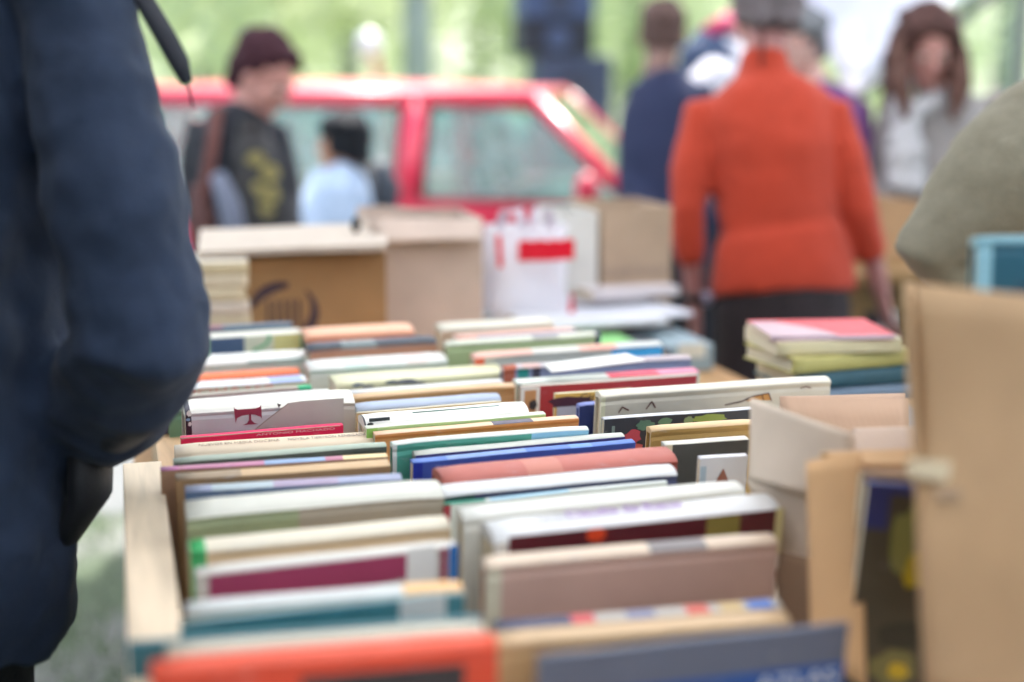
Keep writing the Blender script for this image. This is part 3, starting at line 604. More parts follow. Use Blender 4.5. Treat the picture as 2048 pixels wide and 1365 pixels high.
# a crate that carries them
bm = bmesh.new(); 
def open_box(name, label, cx, cy, z0, w_, d_, h_, rz, tone='#c3a17c', cat='cardboard box', th=.004, flaps=(), group=None, hide=()):
    t = thing(name, label, cat, (cx, cy, z0), group, rz); m = mat(tone, 'card', .85); hx, hy = w_ / 2, d_ / 2
    for k, q in (('front', (-hx, hx, -hy, -hy + th, 0, h_)), ('back', (-hx, hx, hy - th, hy, 0, h_)), ('l', (-hx, -hx + th, -hy + th, hy - th, 0, h_)), ('r', (hx - th, hx, -hy + th, hy - th, 0, h_))):
        if k in hide: continue
        bm = bmesh.new(); box(bm, *q, bev=.0012); obj('side_panel', bm, m, t)
    bm = bmesh.new(); box(bm, -hx + th, hx - th, -hy + th, hy - th, 0, th); obj('bottom_panel', bm, m, t)
    for k, ang, ln in flaps:
        a = R(ang); c_, s_ = math.cos(a), math.sin(a)
        if k == 'front': P = [(-hx, -hy, h_), (hx, -hy, h_), (hx - .01, -hy - c_ * ln, h_ + s_ * ln), (-hx + .01, -hy - c_ * ln, h_ + s_ * ln)]
        if k == 'back': P = [(hx, hy, h_), (-hx, hy, h_), (-hx + .01, hy + c_ * ln, h_ + s_ * ln), (hx - .01, hy + c_ * ln, h_ + s_ * ln)]
        if k == 'l': P = [(-hx, hy, h_), (-hx, -hy, h_), (-hx - c_ * ln, -hy + .01, h_ + s_ * ln), (-hx - c_ * ln, hy - .01, h_ + s_ * ln)]
        if k == 'r': P = [(hx, -hy, h_), (hx, hy, h_), (hx + c_ * ln, hy - .01, h_ + s_ * ln), (hx + c_ * ln, -hy + .01, h_ + s_ * ln)]
        bm = bmesh.new(); slab(bm, *P, th, wob=.012, seed=hash(k) % 7 if False else len(k)); bmesh.ops.recalc_face_normals(bm, faces=bm.faces); obj('flap', bm, m, t, True)
    return t
bm.free()
c = pt(1690, 800, 2.12)
open_box('cardboard_box', 'low kraft box under the small stack of lying books', c.x + .03, c.y + .03, TZ + .001, .36, .3, .062, R(-1), '#a5825f')

# ---- boxes at the right-hand front
def card_sheet(parent, P, m, th=.004, wob=.006, bend=0., seed=0, name='flap'):
    bm = bmesh.new(); slab(bm, *P, th, n=12, wob=wob, bend=bend, seed=seed); bmesh.ops.recalc_face_normals(bm, faces=bm.faces)
    return obj(name, bm, m, parent, True, world=True)
K1, K2, K3 = mat('#cdb093', 'card', .85), mat('#c4a17a', 'card', .85), mat('#e2d0bd', 'card', .85)
# tall near box
o = pt(1960, 1100, 1.2); t = thing('cardboard_box', 'tall kraft box standing nearest the lens with a torn pale tear strip', 'cardboard box', (o.x, o.y, TZ))
TL, TR, BL, BR = pt(1806, 562, 1.14), pt(2330, 622, 1.0), pt(1852, 1405, 1.07), pt(2330, 1560, .93)
card_sheet(t, [BL, BR, TR, TL], K2, .006, .016, .004, 1, 'side_panel')
ax = ray(1872, 560) * .34; ax.z = 0
dn = Vector((0, 0, -.055))
card_sheet(t, [BL + ax, BL, TL, TL + ax + dn], K2, .006, .004, 0, 2, 'side_panel')
card_sheet(t, [BL + ax, BR + ax, TR + ax + dn, TL + ax + dn], K1, .006, .004, 0, 3, 'side_panel')
card_sheet(t, [BL, BR, BR + ax, BL + ax], K2, .005, 0, 0, 4, 'bottom_panel')
a1, a2 = pt(1812, 918, 1.107), pt(1975, 930, 1.075); b1, b2 = pt(1815, 955, 1.104), pt(1970, 975, 1.072)
card_sheet(t, [b1, b2, a2, a1], mat('#dccbaa', 'card', .9), .003, .003, .003, 5, 'tear_strip')
card_sheet(t, [pt(1870, 1000, 1.082), pt(1985, 1005, 1.06), pt(1985, 985, 1.062), pt(1868, 975, 1.085)], mat('#a98f74', 'card', .9), .001, .001, 0, 6, 'strip_shadow')  # darker sheet painted as the shadow below the pale strip
# teal book inside it
P = pt(2092, 552, 1.22); 
M = Matrix.Translation(P + Vector((.03, 0, -.2))) @ Matrix.Rotation(R(-16), 4, 'Z') @ Matrix.Rotation(R(-4), 4, 'X')
make_book('teal book with pale blue border poking out of the tall near box', M, .17, .232, .022, '#8fb9c4', '#0b5266', fbands=[(0, .08, '#86b7c6')], group='books in the tall near box', prints=[('rect', .0, 1, 0, .006, '#86b7c6'), ('rect', .2, .9, .04, .05, '#0a4256')])
# second box, open, flaps folded out towards the rows of books
o = pt(1700, 1000, 1.42); t = thing('cardboard_box', 'open cardboard box with pale flap folded out over the third row', 'cardboard box', (o.x, o.y, TZ))
card_sheet(t, [pt(1495, 960, 1.46), pt(1708, 1010, 1.36), pt(1706, 868, 1.36), pt(1497, 796, 1.47)], K3, .004, .008, .006, 1)
card_sheet(t, [pt(1580, 1195, 1.44), pt(1690, 1230, 1.38), pt(1708, 1008, 1.362), pt(1495, 958, 1.463)], K3, .004, .004, .0, 2)
card_sheet(t, [pt(1700, 1330, 1.45), pt(1830, 1330, 1.45), pt(1815, 800, 1.62), pt(1560, 795, 1.62)], mat('#b5957c', 'card', .85), .004, .004, .0, 3, 'side_panel')
card_sheet(t, [pt(1560, 872, 1.60), pt(1815, 868, 1.60), pt(1810, 786, 1.66), pt(1560, 790, 1.66)], mat('#b79880', 'card', .85), .004, .004, .0, 13, 'flap')
card_sheet(t, [pt(1700, 920, 1.44), pt(1830, 918, 1.42), pt(1825, 852, 1.46), pt(1705, 856, 1.48)], mat('#cdb6a4', 'card', .85), .004, .003, .0, 4)
card_sheet(t, [pt(1622, 1300, 1.25), pt(1732, 1380, 1.22), pt(1722, 905, 1.29), pt(1612, 925, 1.32)], mat('#d0a577', 'card', .85), .005, .009, .004, 5)
card_sheet(t, [pt(1735, 930, 1.30), pt(1860, 930, 1.29), pt(1850, 895, 1.33), pt(1640, 905, 1.345)], mat('#c9a277', 'card', .85), .005, .004, .0, 6)
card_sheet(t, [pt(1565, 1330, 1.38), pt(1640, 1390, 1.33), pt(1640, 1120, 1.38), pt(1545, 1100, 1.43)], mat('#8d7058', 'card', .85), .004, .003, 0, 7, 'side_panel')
# magazines standing in it
P = pt(1768, 1130, 1.24)
for i, (lab, dx, dy, hh, sp, fr, pr) in enumerate((
    ('comic annual with blue corner and yellow figures in the open box', 0, 0, .30, '#2b3270', '#4c4434', [('rect', 0, .5, 0, .008, '#2b3270'), ('rect', 0, .2, .0, .04, '#2b3270'), ('blob', .45, .05, .022, .035, '#8d8a4c'), ('blob', .5, .075, .012, .016, '#c9ae22'), ('blob', .85, .06, .014, .04, '#3a2c2a'), ('blob', .5, .135, .03, .012, '#2f2a1c'), ('blob', .4, .165, .02, .016, '#7a7240'), ('blob', .45, .168, .009, .007, '#c9a81c'), ('blob', .6, .22, .035, .03, '#2c2c18'), ('blob', .3, .29, .02, .014, '#8a7c3c')]),
    ('brown backed magazine behind the comic annual', .012, .03, .29, '#8a6a4c', '#a98860', []))):
    M = Matrix.Translation(P + Vector((.012 + dx, dy, .06 - hh + .012))) @ Matrix.Rotation(R(-19), 4, 'Z') @ Matrix.Rotation(R(4), 4, 'Y')
    make_book(lab, M, .10, hh, .016, sp, fr, hard=False, prints=pr, kind='magazine', group='magazines in the open box')

# ================================================================== FAR END OF THE TABLE
# pile of cream books beside the sleeve
c = pt(408, 640, 2.75); z = .905 - .02
tones = ['#cfc0a4', '#d8d0c4', '#c9bda0', '#d6ccc2', '#cdbf9f', '#d9cdb6', '#c7b894']
labs = ['lowest cream book of the pale pile by the navy sleeve', 'greyish white book second from the bottom of the pale pile', 'beige book third up in the pale pile', 'light pinkish grey book in the middle of the pale pile',
        'sand coloured book above the middle of the pale pile', 'ivory book one below the top of the pale pile', 'khaki cream book on top of the pale pile']
z = .86
for k in range(7):
    flat_book(labs[k], (c.x - .02 + (.05 if k == 0 else random.uniform(-.006, .006)), c.y, z), .2 + (.1 if k == 0 else 0), .16, .0245, R(random.uniform(-2, 2)), tones[k], tones[(k + 2) % 7], False, group='pile of pale books at the far end'); z += .0252
open_box('cardboard_box', 'low carton carrying the pale pile of books', c.x - .0, c.y + .08, TZ + .001, .34, .2, .084, 0, '#b0926c')

def far_box(label, xl, xr, ytop, d, depth, tone, rz=0, z0=TZ + .001, flaps=(), name='cardboard_box', prints=None, sidecol=None, lid=False):
    a, b = pt(xl, ytop, d), pt(xr, ytop, d); mid = (a + b) / 2; wd = (b - a).length; h = mid.z - z0
    # front face faces the lens axis roughly: along table axis
    dirv = Vector((math.cos(rz), math.sin(rz), 0)); back = Vector((-dirv.y, dirv.x, 0))
    ctr = mid + back * depth / 2
    t = open_box(name, label, ctr.x, ctr.y, z0, wd, depth, h, rz, tone, flaps=flaps)
    if prints: prints(t, wd, depth, h)
    return t, wd, h
def emblem(t, wd, depth, h):
    bm = bmesh.new(); y = -depth / 2 - .0008
    def arc(cx, cz, rx, rz_, a0, a1, w0, w1, n=20):
        prev = None
        for i in range(n + 1):
            a = R(a0 + (a1 - a0) * i / n); w = w0 + (w1 - w0) * math.sin(math.pi * i / n)
            p = Vector((cx + rx * math.cos(a), y, cz + rz_ * math.sin(a))); q = Vector((cx + (rx - w) * math.cos(a), y, cz + (rz_ - w) * math.sin(a)))
            cur = (bm.verts.new(p), bm.verts.new(q))
            if prev: bm.faces.new((prev[0], cur[0], cur[1], prev[1]))
            prev = cur
    cx, cz = -wd * .22, h * .55
    arc(cx, cz, .068, .062, -130, 50, .004, .022); arc(cx - .01, cz + .008, .06, .058, 70, 170, .012, .022)
    for i in range(5):
        x = cx - .035 + i * .015; hexa(bm, [(x, y, cz - .028), (x + .006, y, cz - .028), (x + .006, y + .0003, cz - .028), (x, y + .0003, cz - .028), (x, y, cz + .03), (x + .006, y, cz + .03), (x + .006, y + .0003, cz + .03), (x, y + .0003, cz + .03)])
    obj('printed_emblem', bm, mat('#3d2c35', 'cover', .7), t)
    bm = bmesh.new()
    for s, x in (('H', .06), ('H', .095)):
        join(bm, text_bm(s, .035), Matrix.Translation((x - .03, -depth / 2 - .0012, h * .40)) @ Matrix.Rotation(R(90), 4, 'X'))
    obj('lettering', bm, mat('#5f4330', 'cover', .7), t)
# box with dark round emblem under a pale board
t, wd, h = far_box('brown carton printed with a dark round emblem under the pale board', 485, 775, 512, 2.8, .24, '#9c7850', R(2), prints=emblem)
mm = mat('#b9ab9c', 'paper')
o = (pt(400, 470, 2.75) + pt(770, 455, 2.75)) / 2
bm = bmesh.new(); P = [pt(395, 503, 2.70), pt(775, 488, 2.78), pt(772, 445, 3.05), pt(400, 458, 2.98)]
slab(bm, *P, .012, n=6, wob=.002); bmesh.ops.recalc_face_normals(bm, faces=bm.faces)
t = thing('board', 'pale board lying across the emblem carton with a small black knob', 'board', P[0]); obj('plank', bm, mm, t, world=True)
bm = bmesh.new(); k = pt(712, 462, 2.93); ball(bm, k + Vector((0, 0, .012)), (.010, .010, .018), 2); obj('knob', bm, mat('#15191c', 'cover'), t, True, world=True)
# post between boxes, open grey-brown box
far_box('taller greyish cardboard box with its near flap bent down', 745, 968, 440, 2.95, .26, '#c4b0a2', R(-2), flaps=(('front', -52, .055), ('back', -20, .06)))
# red and white plastic bag
def bag():
    o = pt(1050, 640, 3.15); o.z = TZ + .001; t = thing('plastic_bag', 'crumpled white plastic bag with red lettering between two cardboard boxes', 'plastic bag', o)
    a, b = pt(955, 620, 3.1), pt(1135, 620, 3.1); wd = (b - a).length
    top = pt(1040, 452, 3.1).z - o.z
    bm = bmesh.new(); rings = []
    for j in range(15):
        zz = top * j / 14; f = 1 - .10 * (j / 14); r = []
        for i in range(28):
            a_ = i * math.tau / 28; x = math.copysign(abs(math.cos(a_)) ** .6, math.cos(a_)) * wd / 2 * f; y = math.copysign(abs(math.sin(a_)) ** .7, math.sin(a_)) * .07 * f
            q = Vector((x, y, zz)); q += Vector((noise.noise(q * 14), noise.noise(q * 14 + Vector((5, 0, 0))), 0)) * .016; r.append(q)
        rings.append(r)
    for r in rings[-1:]: pass
    loft(bm, rings, cap=False); bm.faces.new([v for v in bm.verts][:28][::-1])
    obj('bag_body', bm, mat('#eceaf0', 'plastic_film'), t, True)
    red = mat('#e01a34', 'plastic_film', .4)
    def patch(x0, x1, z0, z1, n=8):
        bm = bmesh.new()
        for i in range(n):
            xa, xb = x0 + (x1 - x0) * i / n, x0 + (x1 - x0) * (i + 1) / n
            vs = [bm.verts.new((x, -.088 - .004 * math.sin(x * 60), zz)) for x, zz in ((xa, z0), (xb, z0), (xb, z1 - .003 * (i % 2)), (xa, z1 - .003 * ((i + 1) % 2)))]; bm.faces.new(vs)
        bmesh.ops.remove_doubles(bm, verts=bm.verts, dist=.004); obj('printed_letter', bm, red, t)
    patch(-wd * .20, wd * .44, top * .76, top * .92); patch(-wd * .46, -wd * .38, top * .72, top * .97)
    bm = bmesh.new(); vs = [bm.verts.new(p) for p in ((wd * .34, -.088, top * .2), (wd * .46, -.088, top * .2), (wd * .42, -.088, top * .5), (wd * .40, -.088, top * .5))]; bm.faces.new(vs)
    obj('printed_letter', bm, red, t)
    bm = bmesh.new()
    for s in (-1, 1):
        tube(bm, [(s * wd * .3, 0, top - .01), (s * wd * .26, -.01, top + .03), (s * wd * .1, -.02, top + .035), (s * wd * .06, -.02, top - .005)], [(.012, .003)] * 4, 8)
    obj('handle', bm, mat('#e8dfe6', 'plastic_film'), t, True)
bag()
def box_print(t, wd, depth, h):
    bm = bmesh.new(); join(bm, text_bm('ELABORADO', .028), Matrix.Translation((wd * .02, -depth / 2 - .001, h * .52)) @ Matrix.Rotation(R(90), 4, 'X'))
    join(bm, text_bm('Producto', .018), Matrix.Translation((wd * .02, -depth / 2 - .001, h * .36)) @ Matrix.Rotation(R(90), 4, 'X'))
    obj('lettering', bm, mat('#8d7d74', 'cover', .8), t)
far_box('white-sided carton standing right beside the red and white bag', 1122, 1198, 426, 3.18, .2, '#d9d6cf', 0)
far_box('light brown carton with faint grey printing near the orange sweater', 1200, 1350, 414, 3.22, .24, '#b59c84', 0, prints=box_print)
far_box('brown carton seen behind the right arm of the orange sweater', 1690, 1850, 405, 4.0, .26, '#b8956f', 0, z0=.861)
# second table with papers
c = (pt(1060, 620, 3.3) + pt(1360, 620, 3.3)) / 2
table('side_table', 'second wooden table covered with loose white papers', .80, 1.22, 3.10, 4.0, .86, '#8d6c3c')
table('side_table', 'small table bearing the brown carton beyond the orange sweater', 1.85, 2.4, 3.35, 3.95, .86, '#8d6c3c')
for i, (x, y, d, L, Wd, t, rz, col, lab) in enumerate((
    (1165, 640, 3.16, .30, .22, .012, 3, '#dde2ee', 'broad white brochure hanging over the second table edge'),
    (1235, 628, 3.2, .26, .21, .010, 10, '#dadff0', 'white brochure beside the wristwatch hand'),
    (1020, 622, 3.2, .26, .2, .010, -8, '#cfdbe8', 'pale blue brochure below the plastic bag'),
    (1150, 600, 3.3, .26, .2, .014, 5, '#b9b6bf', 'grey lilac brochure on the second table'),
    (1235, 588, 3.32, .22, .18, .022, 9, '#d2cbd4', 'thick pale booklet in front of the light brown carton'))):
    p = pt(x, y, d); zt = .861 + (0, .002, .001, .0145, .026)[i]
    q = ptz(x, y, zt); M = flat_book(lab, (q.x, q.y, zt + i * .0003), L, Wd, t, R(rz), col, col, False, group='brochures on the second table')
far_things = [((1255, 700), 2.95, '#4b5258', 'dark grey box file standing between the tables'), ((1340, 690), 3.05, '#93a6ae', 'pale blue box file standing between the tables')]
for (x, y), d, col, lab in far_things:
    p = pt(x, y, d); t = thing('box_file', lab, 'box file', (p.x, p.y, TZ + .001))
    bm = bmesh.new(); box(bm, -.05, .05, -.12, .12, 0, p.z - TZ + .02, bev=.004); obj('case', bm, mat(col, 'cover'), t)
    bm = bmesh.new(); box(bm, -.03, .03, -.1215, -.1203, .03, .06); obj('spine_label', bm, mat('#e8e8e0', 'paper'), t)
p = ptz(1215, 690, .86); flat_book('fresh green notebook beyond the grey fronted book', (p.x, p.y + .1, .83), .16, .12, .02, 0, '#7cc070', '#84c878', False, group='notebooks between the tables')

# ================================================================== PEOPLE
def frame(fwd, pitch=0, roll=0):
    """rotation whose +Y is the facing direction (x,y), pitched down by 'pitch' degrees"""
    a = math.atan2(-fwd[0], fwd[1]); return Matrix.Rotation(a, 4, 'Z') @ Matrix.Rotation(R(-pitch), 4, 'X') @ Matrix.Rotation(R(roll), 4, 'Y')
def head_parts(bm, M, s):
    def B(c, r, sub=3): ball(bm, M @ (Vector(c) * s), tuple(v * s for v in r), sub, M.to_3x3().to_4x4())
    B((0, -.012, .035), (.076, .096, .083)); B((0, .02, -.03), (.062, .072, .078)); B((0, .045, -.075), (.044, .045, .038)); B((0, .078, -.098), (.021, .017, .016), 2)
    B((0, .076, .012), (.055, .018, .012), 2); B((.036, .062, -.03), (.022, .02, .02), 2); B((-.036, .062, -.03), (.022, .02, .02), 2)
    tube(bm, [M @ (Vector(p) * s) for p in ((0, .088, .004), (0, .101, -.018), (0, .110, -.034))], [.008 * s, .010 * s, .013 * s], 8)
    B((0, .088, -.062), (.022, .010, .009), 2)
    for k in (-1, 1): B((k * .077, -.004, -.012), (.008, .018, .030), 2)
def face_parts(t, M, s, lip='#9c5a56', brow='#3a2a26'):
    R3 = M.to_3x3().to_4x4(); W_ = lambda c: M @ (Vector(c) * s)
    for k in (-1, 1):
        bm = bmesh.new(); ball(bm, W_((k * .031, .083, -.004)), (.0125 * s, .009 * s, .008 * s), 2, R3); e = obj('eye', bm, mat('#e8e4e0', 'cover', .2), t, True, world=True)
        bm = bmesh.new(); ball(bm, W_((k * .031, .0905, -.005)), (.0055 * s, .003 * s, .0055 * s), 2, R3); obj('iris', bm, mat('#2c1e18', 'cover', .2), e, True, world=False) if False else obj('iris', bm, mat('#2c1e18', 'cover', .2), t, True, world=True)
        bm = bmesh.new(); tube(bm, [W_((k * .014, .094, .012)), W_((k * .033, .091, .018)), W_((k * .050, .078, .011))], [.003 * s] * 3, 6); obj('eyebrow', bm, mat(brow, 'hair'), t, True, world=True)
    bm = bmesh.new(); tube(bm, [W_((-.022, .088, -.061)), W_((0, .099, -.060)), W_((.022, .088, -.061))], [.003 * s, .006 * s, .003 * s], 8); obj('lips', bm, mat(lip, 'skin', .4), t, True, world=True)
def hand(bm, w_, d_, side, s=1., curl=.5, thumb=1):
    """w_: wrist, d_: direction of the fingers, side: towards the thumb; curl bends the fingers to the palm side"""
    w_ = Vector(w_); d_ = Vector(d_).normalized(); side = Vector(side); side = (side - d_ * side.dot(d_)).normalized(); pn = d_.cross(side) * thumb
    tube(bm, [w_, w_ + d_ * .035 * s, w_ + d_ * .085 * s], [(.024 * s, .017 * s), (.036 * s, .015 * s), (.040 * s, .013 * s)], 12, side)
    for i, (o, l) in enumerate(((.030, .068), (.010, .076), (-.010, .071), (-.030, .055))):
        b = w_ + d_ * .082 * s + side * o * s; p = [b]; dd = d_.copy()
        for k in range(3):
            dd = (dd + pn * curl * (.35 + .25 * k)).normalized(); p.append(p[-1] + dd * l * s * (.42, .33, .25)[k])
        tube(bm, p, [.0095 * s, .009 * s, .0082 * s, .007 * s], 8)
    b = w_ + d_ * .022 * s + side * .024 * s; dd = (d_ * .75 + side * .65 + pn * .25).normalized()
    tube(bm, [b, b + dd * .035 * s, b + (dd * .8 + d_ * .4).normalized() * .066 * s], [.013 * s, .011 * s, .0085 * s], 8)
def figure(label, d, neck, headc, fwd, hip, sh, el, wr, rings, top='#c8452f', topkind='knit', trousers='#33292d', skin='#b98878', hair='#4a3f3f', hairstyle='short',
           hpitch=0, hroll=0, hfwd=None, s=1., legs=None, sleeve=(.062, .052, .046), topname='sweater', voxel=.011, folds=.012, hands=(1, 1), bare=.10, face=True, curl=.5, group=None, feet=True, collar=None, shoes='#2a2626'):
    """joints are photo pixels plus an optional depth offset, turned into world points at depth d"""
    P = lambda q: pt(q[0], q[1], d + (q[2] if len(q) > 2 else 0))
    f = Vector((fwd[0], fwd[1], 0)).normalized(); side = Vector((f.y, -f.x, 0))
    N_, Hc, Hp = P(neck), P(headc), P(hip)
    base = Vector((Hp.x, Hp.y, 0)); t = thing('person', label, 'person', base, group)
    hM = Matrix.Translation(Hc) @ frame(hfwd or fwd, hpitch, hroll)
    S_, E_, W_ = [P(q) for q in sh], [P(q) for q in el], [P(q) for q in wr]
    lg = []
    for k in (0, 1):
        sg = (1, -1)[k]; a = Hp + side * .085 * s * sg; kn = Vector((a.x, a.y, Hp.z * .53)) + f * .02 + side * .01 * sg; an = Vector((a.x, a.y, .08)) - f * .01 + side * .03 * sg; lg.append((a, kn, an))
    # body: one continuous skin
    bm = bmesh.new(); head_parts(bm, hM, s)
    hb = hM @ (Vector((0, -.02, -.05)) * s); chest = N_.lerp(Hp, .3)
    tube(bm, [N_.lerp(Hp, .12), N_, hb], [(.075 * s, .06 * s), (.057 * s, .056 * s), (.052 * s, .056 * s)], 14, side)
    tube(bm, [Hp - Vector((0, 0, .04)), N_.lerp(Hp, .6), chest, N_.lerp(Hp, .1)], [(.12 * s, .09 * s), (.11 * s, .08 * s), (.13 * s, .085 * s), (.07 * s, .06 * s)], 14, side)
    for k in (0, 1):
        tube(bm, [N_.lerp(Hp, .12), S_[k], E_[k], W_[k]], [.04 * s, .042 * s, .035 * s, .025 * s], 12, side)
        hd = (W_[k] - E_[k]).normalized(); fd = (hd + Vector((0, 0, -.15))).normalized()
        if hands[k]: hand(bm, W_[k], fd, f, s, curl, 1 if k == 0 else -1)
        a, kn, an = lg[k]; tube(bm, [a, kn, an], [.065 * s, .045 * s, .033 * s], 12, side); tube(bm, [an, an + f * .12 * s - Vector((0, 0, .035))], [(.032 * s, .03 * s), (.035 * s, .02 * s)], 10, side)
    fuse('body', bm, mat(skin, 'skin', .5), t, .0062, 3, world=True)
    if face: face_parts(t, hM, s, brow=hair)
    # top
    bm = bmesh.new(); pts_, rad_ = [], []
    for q, a, b in rings: pts_.append(P(q)); rad_.append((a, b))
    tube(bm, pts_, rad_, 24, side, round_ends=False)
    for k in (0, 1):
        e2 = W_[k].lerp(E_[k], bare / max(.01, (W_[k] - E_[k]).length)) if bare else W_[k]
        tube(bm, [S_[k].lerp(N_, .35) - Vector((0, 0, .03)), S_[k], S_[k].lerp(E_[k], .5), E_[k], E_[k].lerp(e2, .6), e2], [sleeve[0] * .66, sleeve[0] * .88, sleeve[0] * .95, sleeve[1], sleeve[1] * .95, sleeve[2]], 14, side, round_ends=True)
    if collar: tube(bm, [N_ - Vector((0, 0, .05)), N_ + (hb - N_) * .2, N_.lerp(hb, collar)], [(.080 * s, .072 * s), (.062 * s, .062 * s), (.058 * s, .060 * s)], 16, side, round_ends=False)
    fuse(topname, bm, mat(top, topkind, .9), t, voxel, 9, folds, .1, world=True)
    # trousers, shoes
    bm = bmesh.new(); tube(bm, [Hp + Vector((0, 0, .10)), Hp + Vector((0, 0, .02)), Hp - Vector((0, 0, .10))], [(.15 * s, .105 * s), (.17 * s, .12 * s), (.16 * s, .12 * s)], 18, side)
    for k in (0, 1):
        a, kn, an = lg[k]; tube(bm, [a - Vector((0, 0, .02)), kn, an - Vector((0, 0, .01))], [.092 * s, .07 * s, .058 * s], 14, side)
    fuse('trousers', bm, mat(trousers, 'cloth', .9), t, .012, 3, .01, .1, world=True)
    for k in (0, 1):
        an = lg[k][2]; bm = bmesh.new(); tube(bm, [Vector((an.x, an.y, .05)) - f * .05, Vector((an.x, an.y, .045)) + f * .05, Vector((an.x, an.y, .035)) + f * .16], [(.04 * s, .045), (.045 * s, .04), (.04 * s, .03)], 12, side)
        obj('shoe', bm, mat(shoes, 'cover', .5), t, True, world=True)
    # hair
    bm = bmesh.new()
    def HB(c, r): ball(bm, hM @ (Vector(c) * s), tuple(v * s for v in r), 3, hM.to_3x3().to_4x4())
    if hairstyle != 'none':
        if hairstyle == 'crop':
            HB((0, -.028, .056), (.086, .100, .084)); HB((0, -.07, -.005), (.075, .05, .07)); HB((0, .040, .100), (.056, .040, .024)); HB((-.02, .072, .082), (.028, .024, .014)); HB((.05, -.06, -.05), (.02, .03, .04)); HB((-.05, -.06, -.05), (.02, .03, .04))
            for k in (-1, 1): HB((k * .068, -.03, .03), (.022, .05, .045))
        elif hairstyle == 'thin': HB((0, -.02, .040), (.081, .098, .084)); HB((0, -.05, -.02), (.07, .05, .05))
        else:
            HB((0, -.025, .048), (.090, .104, .092)); HB((0, -.055, -.01), (.083, .066, .078)); HB((.03, -.085, -.05), (.04, .03, .035)); HB((-.035, -.08, -.055), (.035, .03, .03)); HB((.06, -.05, .08), (.04, .04, .03)); HB((-.065, -.04, .075), (.035, .045, .03)); HB((.05, .02, .07), (.04, .06, .04)); HB((-.05, .02, .07), (.04, .06, .04)); HB((0, .055, .085), (.055, .03, .025))
            for k in (-1, 1): HB((k * .072, -.02, .0), (.018, .045, .05))
        if hairstyle == 'fringe':
            HB((.0, .085, .062), (.06, .022, .028)); HB((.04, .09, .045), (.03, .018, .02)); HB((0, -.09, -.03), (.06, .03, .05))
        if hairstyle == 'long':
            for k in (-1, 1):
                tube(bm, [hM @ (Vector(p) * s) for p in ((k * .04, .055, .085), (k * .078, .035, .03), (k * .086, .02, -.05), (k * .10, .05, -.13), (k * .10, .095, -.22), (k * .095, .125, -.33))], [.022 * s, .028 * s, .032 * s, .038 * s, .036 * s, .014 * s], 10)
                tube(bm, [hM @ (Vector(p) * s) for p in ((k * .05, -.05, .03), (k * .07, -.06, -.08), (k * .07, -.05, -.2))], [.05 * s, .05 * s, .03 * s], 10)
    if len(bm.verts): fuse('hair', bm, mat(hair, 'hair'), t, .007, 2, .022, .035, world=True)
    else: bm.free()
    return t, dict(hM=hM, S=S_, E=E_, W=W_, N=N_, H=Hp, f=f, side=side, s=s)
VIEW = (_ys, _yc)
# woman in the orange sweater, seen from behind
D = 3.6
wo, j = figure('grey-haired person seen from behind in an orange red polo-neck sweater and dark trousers', D, (1527, 134), (1531, 18, .03), (VIEW[0] - .12, VIEW[1]), (1568, 590), [(1664, 226), (1404, 226)], [(1722, 425, -.02), (1374, 420, -.02)], [(1762, 585, .04), (1388, 596, .05)],
    [((1568, 588), .185, .125), ((1566, 540), .182, .125), ((1562, 475), .168, .12), ((1560, 455), .152, .108), ((1556, 430), .154, .112), ((1552, 360), .165, .12), ((1545, 300), .175, .125), ((1538, 240), .182, .115), ((1535, 205), .165, .10), ((1531, 178), .130, .09), ((1529, 156), .088, .072), ((1527, 138), .060, .06)],
    top='#b53a20', trousers='#2f2528', skin='#a87470', hair='#6a6366', s=.98, sleeve=(.060, .046, .040), topname='sweater', bare=.105, face=True, collar=.38, curl=.45, hpitch=18, folds=.014, voxel=.009)
bm = bmesh.new(); w_ = j['W'][1]; tube(bm, [w_ + Vector((0, 0, .012)), w_ - Vector((0, 0, .008))], [.034, .033], 14, round_ends=False); obj('watch_strap', bm, mat('#221a1c', 'cover', .5), wo, True, world=True)
bm = bmesh.new(); ball(bm, w_ + Vector((.026, -.018, 0)), (.018, .018, .018), 2); obj('watch_case', bm, mat('#b9b0cc', 'paint', .2), wo, True, world=True)
bm = bmesh.new(); n_ = pt(1524, 95, D - .085); tube(bm, [n_ + Vector((0, 0, .03)), n_, n_ - Vector((0, 0, .045))], [.006, .007, .004], 8); obj('zip', bm, mat('#5e211a', 'cover'), wo, True, world=True)

# person in the olive jacket at the right-hand edge
D = 2.25
figure('person in an olive grey jacket leaning in behind the tall near box', D, (2300, 60, .1), (2330, -120, .1), (-.7, -.5), (2420, 760, .25), [(2190, 225, -.05), (2440, 200, .35)], [(1850, 512, -.05), (2300, 560, .3)], [(2010, 640, .05), (2150, 640, .2)],
    [((2400, 800, .25), .2, .15), ((2390, 600, .2), .21, .155), ((2350, 380, .15), .225, .16), ((2310, 240, .1), .21, .14), ((2290, 150, .1), .14, .1), ((2290, 90, .1), .07, .065)],
    top='#7a7462', topkind='cloth', trousers='#2c2c30', skin='#b08878', hair='#4a3a30', sleeve=(.125, .056, .045), topname='jacket', bare=0, hpitch=30, folds=.022, collar=.4)

